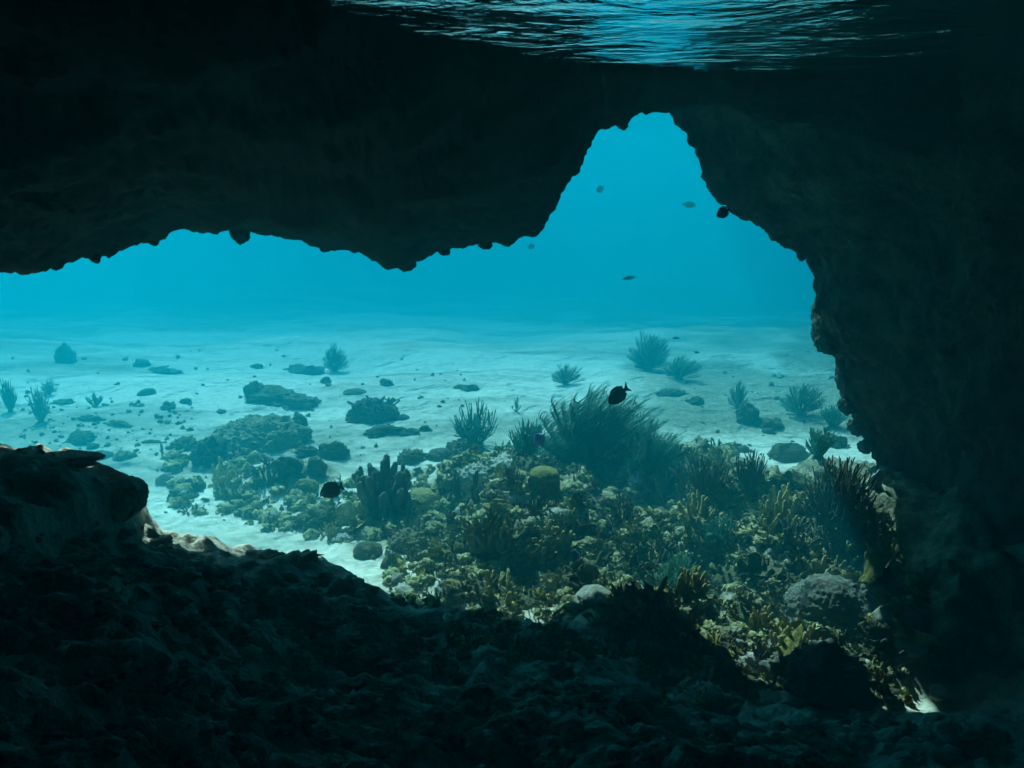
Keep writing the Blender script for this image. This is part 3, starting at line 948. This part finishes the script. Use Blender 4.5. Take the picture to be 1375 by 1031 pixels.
rod_bush('green thin rod coral above the grassy tuft', 965, 742, 56, 64, 81, 40, r=0.011)
rod_bush('small reef tuft left of the yellow crowned coral head', 690, 655, 40, 36, 85, 30, r=0.016, mat=M_dark)
rod_bush('dark twig coral in front of the big sea plume', 836, 700, 44, 44, 86, 18, r=0.02, mat=M_dark)
rod_bush('thin sprig standing alone left of the soft coral bush', 693, 552, 14, 22, 87, 5, r=0.035)

rod_bush('low hazy bush between the right bush and the wall', 1118, 572, 40, 34, 96, 34, r=0.022)
rod_bush('small hazy tuft on the sand behind the left flat rock', 128, 545, 26, 20, 97, 20, r=0.025)
rod_bush('tiny sprig on the sand left of the dark knobbly block', 218, 612, 10, 18, 98, 4, r=0.05)
def sea_plume(label, px, py, wpx, hpx, seed, n=26, pin=13, lean=0.45, name='sea_plume', r=0.010):
    rng = random.Random(seed)
    t = thing(name, label, 'soft coral')
    V, F = stone(seed, 3, (.10, .09, .06), .3)
    mesh_from('holdfast', V, F, M_olive, parent=t)
    for k in range(n):
        a = math.pi * (k + rng.uniform(.1, .9)) / n            # fan from left to right
        dep = rng.uniform(-.32, .32)
        L = rng.uniform(.72, 1.0)
        ex, ez = math.cos(a) * .54 * L * rng.uniform(.75, 1), (0.10 + .82 * math.sin(a) ** .8) * L * rng.uniform(.7, 1)
        u = np.linspace(0, 1, 12)
        P = np.stack([ex * (1.25 * u - .25 * u ** 2) + lean * .22 * u ** 2.2, dep * np.sqrt(u), ez * (1.25 * u - .25 * u ** 3)], -1)
        mb = MB()
        mb.add(*tube(P, r * (1.25 - .6 * u), 5))
        for j in range(pin * 2):
            f = 0.28 + 0.72 * (j // 2 + rng.random() * .5) / pin
            f = min(f, 0.99)
            b = np.array([np.interp(f, u, P[:, c]) for c in range(3)])
            s_ = 1 if j % 2 else -1
            ln = rng.uniform(.13, .22) * (1.1 - .35 * f)
            w = np.linspace(0, 1, 5)
            dx = s_ * 0.35 * ln
            Q = b + np.stack([dx * np.sqrt(w) + lean * ln * w ** 1.6, rng.uniform(-.5, .5) * ln * w, ln * (1.1 * w - 0.28 * w ** 2)], -1)
            mb.add(*tube(Q, r * .5 * (1.1 - .5 * w), 3, cap=False))
        mb.build('branch', M_soft, t)
    P, d = ground([px], [py])
    s = hpx * float(d[0]) / FPX / 0.98
    t.location = P[0]
    t.scale = (s * wpx / hpx * .92, s * .9, s)
    return t
sea_plume('largest feathery sea plume behind the right black fish', 788, 628, 205, 128, 91, 60, 24, 0.38, r=0.0065)
sea_plume('dark lower sea plume at the right side of the largest one', 868, 640, 92, 92, 92, 36, 18, 0.4, r=0.007)
sea_plume('hazy round sea plume far behind the largest one', 870, 497, 66, 60, 93, 44, 16, 0.2)
sea_plume('faint low sea plume right of the hazy round one', 912, 508, 60, 36, 94, 34, 14, 0.4)

sea_plume('hazy bush standing on the far coral ridge', 450, 498, 40, 44, 82, 34, 12, 0.15)
sea_plume('wide hazy bush on the sand at the far right', 1075, 556, 74, 52, 83, 34, 12, 0.15)
sea_plume('hazy soft coral behind the big plume to the left', 760, 516, 50, 34, 84, 34, 12, 0.15)
sea_plume('hazy tall soft coral in front of the dark upright stub', 990, 548, 26, 46, 95, 34, 12, 0.15)
sea_plume('hazy sea rod bush behind the second left one', 66, 528, 26, 22, 73, 34, 12, 0.15)

# ------------------------------------------------------------------ blades, sponges, plates
def leaf(label, px, py, d, w, h, rz, tilt, mat, seed, name='fire_coral', cat='coral'):
    """upright thick blade, w x h metres"""
    nu, nv = 14, 18
    a = np.linspace(-1, 1, nu); b = np.linspace(0, 1, nv)
    A, B = np.meshgrid(a, b)
    prof = (0.55 + 0.45 * np.sin(np.clip(B * 1.15, 0, 1) * math.pi * .75)) * np.sqrt(np.clip(1.02 - B ** 4, 0.02, 1))
    e = 1 + .55 * fbm(np.stack([B * 5 + seed, np.sign(A) * 2 + A * 0, B * 0], -1), 3, seed, 0.65)
    X = A * prof * e * w / 2
    Z = B * h * (1 + .05 * A)
    Yw = 0.10 * w * fbm(np.stack([A * 1.5, B * 3, A * 0 + seed], -1), 2, seed)
    th = 0.045 * w * (1.2 - np.abs(A) * .8)
    top = np.stack([X, Yw + th, Z], -1).reshape(-1, 3)
    bot = np.stack([X, Yw - th, Z], -1).reshape(-1, 3)
    f = grid_faces(nv, nu); n = nu * nv
    ring = list(range(nu)) + [nu * k + nu - 1 for k in range(1, nv)] + [n - 1 - k for k in range(1, nu)] + [nu * k for k in range(nv - 2, 0, -1)]
    q = np.array([(ring[k], ring[k - 1], ring[k - 1] + n, ring[k] + n) for k in range(len(ring))])
    o = mesh_from(name, np.concatenate([top, bot]), np.concatenate([f, f[:, ::-1] + n, q]), mat)
    tag(o, label, cat)
    o.location = at(px, py, d)
    o.rotation_euler = (tilt[0], tilt[1], rz)
    return o
def dep(px, py):
    P, t = ground([px], [py]); return float(P[0][1])
d0 = dep(1050, 912)
leaf('long yellow blade coral lying against the big dark boulder', 1040, 904, d0 - 0.02, 0.075, 0.30, -0.70, (-1.1, 0.0), M_blade, 5)
d1 = dep(1165, 800)
leaf('short yellow blade coral right of the crusted coral head', 1160, 784, d1 - 0.05, 0.10, 0.30, -0.75, (-1.1, 0.1), M_blade, 8)
leaf('grey green round sponge fan beside the wide dark boulder', 465, 706, dep(465, 706), 0.15, 0.17, 0.1, (-0.1, 0.05), M_stone, 11, 'sponge', 'sponge')
leaf('small grey sponge fan right of the round one', 486, 700, dep(486, 700), 0.08, 0.12, -0.1, (-0.1, 0.1), M_stone, 13, 'sponge', 'sponge')
leaf('blue grey plate hanging at the foot of the right wall', 1176, 662, 5.3, 0.11, 0.16, 0.2, (0.1, -0.1), M_blue, 17, 'plate_coral', 'coral')
rod_bush('pale little fan of rods in front of the big sea plume', 850, 660, 30, 30, 88, 24, r=0.016, mat=M_blue)

# ------------------------------------------------------------------ the crowded reef: small corals, stones, rubble
rng = random.Random(7)
REEF_POLY = [(222, 606, 480, 735), (470, 600, 1150, 720), (520, 690, 1200, 812), (600, 770, 1230, 885), (860, 840, 1220, 945)]
def in_reef(n, seed, boxes=REEF_POLY, wts=(1.2, 6, 7, 5, 2)):
    r = random.Random(seed)
    X, Y = [], []
    for _ in range(n):
        while True:
            b = r.choices(boxes, wts)[0]
            x, y = r.uniform(b[0], b[2]), r.uniform(b[1], b[3])
            if boxes is not REEF_POLY:
                break
            if 392 < x < 512 and y < 648 - abs(x - 450) * .1:      # sandy channel
                continue
            if x < 600 and y < 660 - (x - 505) * .45 and x > 505:   # edge of the reef towards the channel
                continue
            if x < 480 and y > 686 + (x - 225) * .18:               # clean sand behind the ledge
                continue
            if 1000 < x and y < 640:
                continue
            break
        X.append(x); Y.append(y)
    return X, Y

ANCHORS = [('dark finger coral', 516, 650), ('yellow brown brain coral', 568, 655), ('round dark boulder', 495, 730), ('yellow topped coral head', 735, 625),
           ('pale ridged brain coral', 747, 682), ('largest sea plume', 800, 590), ('bright pale brain coral', 798, 800), ('white crusted coral head', 676, 622),
           ('grassy soft coral tuft', 905, 765), ('crusted coral head', 1111, 800), ('big dark boulder', 1098, 895), ('broad dark soft coral', 1122, 660),
           ('tall dark soft coral', 1003, 635), ('dark bushy soft coral', 948, 640), ('tan coral thicket', 662, 712), ('wide dark boulder', 434, 690),
           ('yellow green dome', 412, 645), ('white front stone', 1035, 935), ('thin rod coral', 965, 712), ('two tiered head', 553, 603),
           ('dark wall rock', 1195, 780), ('dark twig coral', 836, 680), ('grey coral mound', 549, 720), ('dark coral thicket', 720, 735), ('large coral mound', 350, 575), ('dark knobbly block', 283, 605)]
ORD = ['closest', 'second closest', 'third closest', 'fourth closest', 'fifth closest', 'sixth closest', 'seventh closest', 'eighth closest', 'ninth closest', 'tenth closest', 'eleventh closest', 'twelfth closest', 'thirteenth closest', 'fourteenth closest', 'fifteenth closest', 'sixteenth closest', 'seventeenth closest', 'eighteenth closest']
def single_out(objs, kind_word):
    """say which one: by its rank of nearness on one side of a thing one can find"""
    buckets = {}
    for o in objs:
        x, y = to_px(np.array(o.location))
        a = min(ANCHORS, key=lambda q: (q[1] - x) ** 2 + (q[2] - y) ** 2)
        dx, dy = x - a[1], y - a[2]
        if abs(dx) > abs(dy):
            side = 'right of' if dx > 0 else 'left of'
        else:
            side = 'in front of' if dy > 0 else 'behind'
        buckets.setdefault((a[0], side), []).append((dx * dx + dy * dy, o))
    for (a, side), lst in buckets.items():
        for r_, (_, o) in enumerate(sorted(lst, key=lambda q: q[0])):
            rank = ORD[r_] if r_ < len(ORD) else 'farther'
            o['label'] = '%s, %s %s the %s' % (kind_word, rank, side, a)

KINDS = [
    ('finger_coral', [finger_cluster(500 + k, 13, .9, .9, .085, 1, 5, .62) for k in range(3)], M_tan, 'tan finger coral clump', 'tan finger corals of the reef', 1.25),
    ('finger_coral', [finger_cluster(520 + k, 15, .9, .9, .07, 1, 5, .7) for k in range(3)], M_dark, 'dark finger coral clump', 'dark finger corals of the reef', 1.25),
    ('leaf_coral', [plate_cluster(540 + k, 10, .62) for k in range(4)], M_tan, 'tan leafy plate coral', 'leafy plate corals of the reef', 1.5),
    ('leaf_coral', [plate_cluster(560 + k, 9, .62) for k in range(3)], M_olive, 'olive leafy plate coral', 'olive plate corals of the reef', 1.5),
    ('knob_coral', [knob_cluster(580 + k) for k in range(4)], M_stone, 'knobbly grey cushion coral', 'knobbly cushion corals of the reef', 1.6),
    ('knob_coral', [knob_cluster(600 + k, 34) for k in range(3)], M_olive, 'knobbly olive cushion coral', 'olive cushion corals of the reef', 1.6),
    ('brain_coral', [brain(620 + k, 3, (1, .9, .75)) for k in range(2)], M_brain, 'small ridged brain coral', 'small brain corals of the reef', 2.0),
    ('sponge', [stone(640 + k, 3, (1, .8, .6), .35, 1.8, knob=.2) for k in range(2)], M_pink, 'small pinkish sponge', 'pinkish sponges of the reef', 2.0),
]
def joined(VFs):
    mb = MB()
    for V, F in VFs:
        mb.add(V, F)
    return mb.tri()
PROT = []
for nm, vfs, mat, label, grp, width in KINDS:
    ms = []
    for vf in vfs:
        if isinstance(vf, list):
            vf = joined(vf)
        o = mesh_from(nm, vf[0], vf[1], mat)
        me = o.data
        bpy.data.objects.remove(o)
        ms.append(me)
    PROT.append((nm, ms, label, grp, width))
made = {}
CX, CY = in_reef(330, 41)
CP, CT = ground(CX, CY)
for k in range(len(CX)):
    if ledge_height(CP[k:k+1, 0], CP[k:k+1, 1])[0] > sea_height(CP[k:k+1, 0], CP[k:k+1, 1], False)[0]:
        continue
    near = CY[k] > 690
    kind = rng.choices(range(8), (5, 5, 6, 4, 5, 5, 1.2, 1.0) if near else (3, 4, 2, 3, 5, 6, 1.5, .5))[0]
    nm, ms, label, grp, width = PROT[kind]
    o = bpy.data.objects.new(nm, rng.choice(ms))
    COL.objects.link(o)
    tag(o, label, 'sponge' if nm == 'sponge' else 'coral', grp)
    made.setdefault(label, []).append(o)
    w = (20 + 46 * rng.random() ** 2.2) if kind < 6 else rng.uniform(14, 28)
    s = w * CT[k] / FPX / width
    o.location = (CP[k][0], CP[k][1], CP[k][2] - .05 * s)
    o.scale = (s, s, s * rng.uniform(.8, 1.15))
    o.rotation_euler = (rng.uniform(-.25, .25), rng.uniform(-.25, .25), rng.uniform(0, 6.28))

for lab, objs in made.items():
    single_out(objs, lab)

# 300 stones one can pick out
stones = []
SM = []
for k in range(10):
    V, F = stone(700 + k, 2, (1, rng.uniform(.6, .9), rng.uniform(.4, .75)), .38, 1.5, knob=.1)
    o = mesh_from('reef_stone', V, F, M_stone if k % 3 else M_pale)
    SM.append(o.data)
    bpy.data.objects.remove(o)
SX, SY = in_reef(300, 43, wts=(2.5, 5, 6, 4, 3))
SP, ST = ground(SX, SY)
for k in range(300):
    o = bpy.data.objects.new('reef_stone', SM[k % 10])
    COL.objects.link(o)
    tag(o, 'small rough stone', 'stone', 'loose stones of the reef')
    stones.append(o)
    s = rng.uniform(9, 26) * ST[k] / FPX / 2
    o.location = SP[k]
    o.scale = (s, s, s)
    o.rotation_euler = (rng.uniform(-.5, .5), rng.uniform(-.5, .5), rng.uniform(0, 6.28))

single_out(stones, 'loose rough stone')

# rubble too small to count
def rubble(name, count, seed, lo, hi, mat, label, wts, sub=1, boxes=REEF_POLY):
    r = random.Random(seed)
    X, Y = in_reef(count, seed + 1, boxes, wts)
    P, T = ground(X, Y)
    base = [stone(800 + seed + k, sub, (1, r.uniform(.5, .9), r.uniform(.4, .8)), .5, 1.6) for k in range(8)]
    mb = MB()
    for k in range(count):
        V, F = base[k % 8]
        m = rotm(r.uniform(-.8, .8), r.uniform(-.8, .8), r.uniform(0, 6.28))
        s = r.uniform(lo, hi) * (r.random() ** .7 * .7 + .3) * T[k] / FPX / 2
        mb.add((V @ m.T) * s + P[k], F)
    return tag(mb.build(name, mat), label, kind='stuff')
def bits(seed, kind):
    r = random.Random(seed)
    mb = MB()
    if kind == 'plates':
        mb.add(*stone(seed, 1, (.5, .45, .35), .5))
        for k in range(6):
            V, F = plate(r, seed * 17 + k, .6 * r.uniform(.6, 1.1), .10, .25, 2.2, 8, 4)
            mb.add(V @ rotm(r.uniform(-.5, .5), -r.uniform(-.1, 1.0), r.uniform(0, 6.28)).T + np.array([r.uniform(-.3, .3), r.uniform(-.3, .3), r.uniform(0, .25)]), F)
    elif kind == 'twigs':
        for V, F in finger_cluster(seed, 9, .8, 1.1, .075, 1, 4, .5):
            mb.add(V, F)
    else:
        mb.add(*stone(seed, 2, (.8, .7, .5), .6, 2.2, knob=.3, kfreq=4))
        for k in range(5):
            a = r.uniform(0, 6.28)
            mb.add(stone(seed + k, 1, (.3, .25, .22), .5)[0] + np.array([math.cos(a) * .6, math.sin(a) * .6, r.uniform(0, .3)]), ICO[1][1])
    return mb.tri()
def bit_field(name, count, seed, kind, lo, hi, mat, label, wts):
    r = random.Random(seed)
    X, Y = in_reef(count, seed + 1, REEF_POLY, wts)
    P, T = ground(X, Y)
    base = [bits(900 + seed * 10 + k, kind) for k in range(5)]
    mb = MB()
    for k in range(count):
        V, F = base[k % 5]
        m = rotm(r.uniform(-.4, .4), r.uniform(-.4, .4), r.uniform(0, 6.28))
        s_ = r.uniform(lo, hi) * T[k] / FPX / 1.6
        mb.add((V @ m.T) * s_ + P[k], F)
    return tag(mb.build(name, mat, smooth=(kind != 'plates')), label, kind='stuff')
rubble('reef_rubble', 2200, 51, 4, 12, F_stone, 'small broken coral rubble covering the reef', (2.5, 6, 7, 5, 2.5))
bit_field('rubble_lumps', 1150, 55, 'lumps', 8, 24, F_stone, 'rough grey lumps of dead coral filling the reef', (1.6, 6, 7, 5, 2))
bit_field('leafy_rubble', 440, 56, 'plates', 12, 26, F_tan, 'tan leafy coral scraps filling the near reef', (.5, 3, 6, 6, 3))
bit_field('leafy_growth', 420, 57, 'plates', 12, 28, F_olive, 'olive leafy growth filling the reef', (.8, 6, 6, 4, 1))
bit_field('twig_rubble', 620, 58, 'twigs', 12, 30, F_dark, 'dark twiggy coral growth filling the gaps of the reef', (.6, 6, 7, 4, 1))
bit_field('twig_growth', 360, 59, 'twigs', 12, 26, F_olive, 'olive twiggy coral growth filling the gaps of the reef', (.6, 6, 7, 4, 1))
# small things dotted over the open sand
rubble('sand_pebbles', 420, 54, 3, 11, M_olive, 'tiny dark pebbles strewn over the open sand', (3, 2, 2, 4), boxes=[(0, 470, 640, 600), (180, 580, 500, 690), (880, 500, 1130, 640), (20, 540, 260, 612)])

# broken rock crusting the dark ledge
def ledge_crust():
    r = random.Random(88)
    n = 1100
    X = [r.uniform(-20, 1390) for _ in range(n)]
    Y = [r.uniform(700, 1028) for _ in range(n)]
    P, T = ground(X, Y)
    base = [bits(2000 + k, 'lumps') for k in range(6)]
    mb = MB()
    for k in range(n):
        if P[k][1] > np.interp(P[k][0], _c[:, 0], _c[:, 1]) - .25:
            continue
        V, F = base[k % 6]
        m = rotm(r.uniform(-.5, .5), r.uniform(-.5, .5), r.uniform(0, 6.28))
        s_ = (10 + 34 * r.random() ** 2) * T[k] / FPX / 1.6
        mb.add((V @ m.T) * np.array([1, 1, .6]) * s_ + P[k] - np.array([0, 0, .1 * s_]), F)
    return tag(mb.build('ledge_crust', M_floor), 'broken rock and rubble crusting the dark cave floor', kind='stuff')
ledge_crust()

# stones on the dark ledge
LX = [rng.uniform(20, 1330) for _ in range(110)]
LY = [rng.uniform(770, 1020) for _ in range(110)]
LP, LT = ground(LX, LY)
for k in range(110):
    o = bpy.data.objects.new('ledge_stone', SM[k % 10].copy() if k < 10 else LM[k % 10])
    if k < 10:
        if k == 0: LM = []
        o.data.materials.clear(); o.data.materials.append(M_floor); LM.append(o.data)
    COL.objects.link(o)
    tag(o, 'rough stone lying on the dark shaded cave floor', 'stone', 'stones on the shaded cave floor')
    s = rng.uniform(14, 52) * LT[k] / FPX / 2
    o.location = (LP[k][0], LP[k][1], LP[k][2] - .2 * s)
    o.scale = (s, s, s * .7)
    o.rotation_euler = (rng.uniform(-.4, .4), rng.uniform(-.4, .4), rng.uniform(0, 6.28))

# ------------------------------------------------------------------ fish
def fish(label, px, py, d, length, hgt, yaw, pitch, mat, deep=1.0, forked=0.35):
    """nose along +X; length and height in metres"""
    t = thing('fish', label, 'fish')
    n, seg = 22, 16
    u = np.linspace(0, 1, n)
    # height profile of a deep bodied reef fish, snout to tail stalk
    up = np.interp(u, [0, .05, .15, .32, .5, .7, .85, .93, 1], [.06, .30, .62, .93, 1.0, .82, .42, .24, .22]) * hgt / 2
    dn = np.interp(u, [0, .05, .15, .32, .5, .7, .85, .93, 1], [.06, .24, .52, .86, 1.0, .84, .42, .24, .22]) * hgt / 2
    wd = np.interp(u, [0, .1, .3, .55, .8, 1], [.05, .5, 1.0, .9, .42, .12]) * hgt * .19 * deep
    bl = length * .85
    a = np.linspace(0, 2 * math.pi, seg, endpoint=False)
    V = []
    for i in range(n):
        x = length * .5 - bl * u[i]
        for q in a:
            c, s_ = math.cos(q), math.sin(q)
            V.append((x, wd[i] * c, (up[i] if s_ > 0 else dn[i]) * s_))
    V.append((length * .5 + .004 * length, 0, 0)); V.append((length * .5 - bl, 0, 0))
    F = []
    for i in range(n - 1):
        for j in range(seg):
            k = (j + 1) % seg
            F.append((i * seg + j, (i + 1) * seg + j, (i + 1) * seg + k, i * seg + k))
    for j in range(seg):
        k = (j + 1) % seg
        F.append((j, k, n * seg)); F.append(((n - 1) * seg + k, (n - 1) * seg + j, n * seg + 1))
    mesh_from('body', V, F, mat, parent=t)
    def fin(name, outline, th=0.006):
        o_ = np.array(outline, float)
        m = len(o_)
        c = o_.mean(0)
        w_ = th * length
        VV = [(x, w_ * .3, z) for x, z in o_] + [(x, -w_ * .3, z) for x, z in o_] + [(c[0], w_, c[1]), (c[0], -w_, c[1])]
        FF = []
        for i in range(m):
            j = (i + 1) % m
            FF += [(i, j, 2 * m), (m + j, m + i, 2 * m + 1), (j, i, m + i, m + j)]
        return mesh_from(name, VV, FF, mat, smooth=False, parent=t)
    L, H = length, hgt / 2
    xt = L * .5 - bl * .96
    fin('tail_fin', [(xt, .22 * H), (xt - .10 * L, .55 * H), (-L * .5, .80 * H), (-L * .5 + forked * .16 * L, .25 * H), (-L * .5 + forked * .22 * L, 0), (-L * .5 + forked * .16 * L, -.25 * H), (-L * .5, -.78 * H), (xt - .10 * L, -.52 * H), (xt, -.22 * H)])
    def yat(arr, x):
        return float(np.interp((L * .5 - x) / bl, u, arr))
    xs = np.linspace(.24 * L, -.26 * L, 9)
    dor = [(x, yat(up, x) * .9) for x in xs] + [(x - .03 * L * k_, yat(up, x) + H * (.10 + .22 * k_)) for x, k_ in zip(xs[::-1], np.linspace(1, 0, 9))]
    fin('dorsal_fin', dor)
    xs = np.linspace(.02 * L, -.26 * L, 7)
    ana = [(x, -yat(dn, x) * .9) for x in xs] + [(x - .03 * L * k_, -yat(dn, x) - H * (.06 + .22 * k_)) for x, k_ in zip(xs[::-1], np.linspace(1, 0, 7))]
    fin('anal_fin', ana)
    for sd_ in (-1, 1):
        xx = .17 * L
        w0 = float(np.interp((L * .5 - xx) / bl, u, wd))
        b = [(xx, sd_ * w0 * .9, -.05 * H), (xx - .02 * L, sd_ * w0, -.30 * H), (xx - .16 * L, sd_ * (w0 + .07 * L), -.42 * H), (xx - .18 * L, sd_ * (w0 + .08 * L), -.18 * H)]
        mesh_from('pectoral_fin', b + [(p[0], p[1] + sd_ * .004 * L, p[2]) for p in b], [(0, 1, 2, 3), (7, 6, 5, 4), (0, 4, 5, 1), (1, 5, 6, 2), (2, 6, 7, 3), (3, 7, 4, 0)], mat, parent=t)
        xe = .385 * L
        V2, F2 = ICO[2]
        we = float(np.interp((L * .5 - xe) / bl, u, wd))
        e = mesh_from('eye', V2 * np.array([.026, .012, .026]) * L, F2, M_eye, parent=t)
        e.location = (xe, sd_ * we * .86, .16 * H)
    t.location = at(px, py, d)
    t.rotation_euler = (0, pitch, yaw)
    return t
PI = math.pi
def fpx(w, d):
    return w * d / FPX
fish('black oval reef fish hovering over the sand beside the dark finger coral', 446, 658, 4.6, fpx(37, 4.6), fpx(24, 4.6), PI + .25, .30, M_fish)
fish('black oval reef fish in front of the largest sea plume', 831, 530, 5.2, fpx(38, 5.2), fpx(24, 5.2), PI + .35, .62, M_fish)
fish('small dark fish beside the sloping edge of the right wall', 972, 285, 5.7, fpx(23, 5.7), fpx(15, 5.7), PI + .3, .45, M_fish)
fish('slender dark fish in open water below the peak of the opening', 845, 373, 7.5, fpx(20, 7.5), fpx(5, 7.5), PI + .1, .14, M_fish, 1.6)
fish('faint greenish fish in the blue water below the peak', 806, 254, 9.0, fpx(13, 9), fpx(9, 9), PI - .6, .35, M_fishg)
fish('faint fish in the blue water left of the small dark one', 925, 275, 9.0, fpx(20, 9), fpx(8, 9), .2, .1, M_fishg)
fish('faintest fish close under the tip of the left overhang', 713, 331, 9.5, fpx(12, 9.5), fpx(7, 9.5), .3, -.1, M_fishg)
fish('pale blue fish hovering above the yellow topped coral head', 724, 592, 5.4, fpx(26, 5.4), fpx(17, 5.4), PI + .4, -1.1, M_fishb)
fish('tiny slender fish right of the hazy round sea plume', 908, 454, 9.0, fpx(11, 9), fpx(3.4, 9), PI, 0, M_fish, 1.5)
fish('tiny slender fish below the other one by the hazy plume', 935, 473, 9.0, fpx(9, 9), fpx(3, 9), 0, .1, M_fish, 1.5)


def build_haze():
    m = bpy.data.materials.new('sea_water')
    m.use_nodes = True
    nt = m.node_tree
    nt.nodes.clear()
    out = nt.nodes.new('ShaderNodeOutputMaterial')
    pv = nt.nodes.new('ShaderNodeVolumePrincipled')
    # scattering = density*colour, absorption = density*(1-colour)*(1-sqrt(absorption colour))
    dens = 0.30
    sig_s = (0.0003, 0.068, 0.083)
    sig_a = (0.250, 0.092, 0.060)
    col = [s / dens for s in sig_s]
    ab = [max(0, 1 - a / (dens * (1 - c))) ** 2 for a, c in zip(sig_a, col)]
    pv.inputs['Color'].default_value = (*col, 1)
    pv.inputs['Absorption Color'].default_value = (*ab, 1)
    pv.inputs['Density'].default_value = dens
    pv.inputs['Anisotropy'].default_value = 0.0
    nt.links.new(pv.outputs[0], out.inputs['Volume'])
    x, y0, y1, z0, z1 = 52, -7, 49, -8.4, 1.1
    V = [(sx * x, yy, zz) for zz in (z0, z1) for yy in (y0, y1) for sx in (-1, 1)]
    F = [(0, 2, 3, 1), (4, 5, 7, 6), (0, 1, 5, 4), (2, 6, 7, 3), (0, 4, 6, 2), (1, 3, 7, 5)]
    o = mesh_from('haze', V, F, m, smooth=False)
    tag(o, 'clear blue sea water that fades far things to turquoise', kind='stuff')
build_haze()
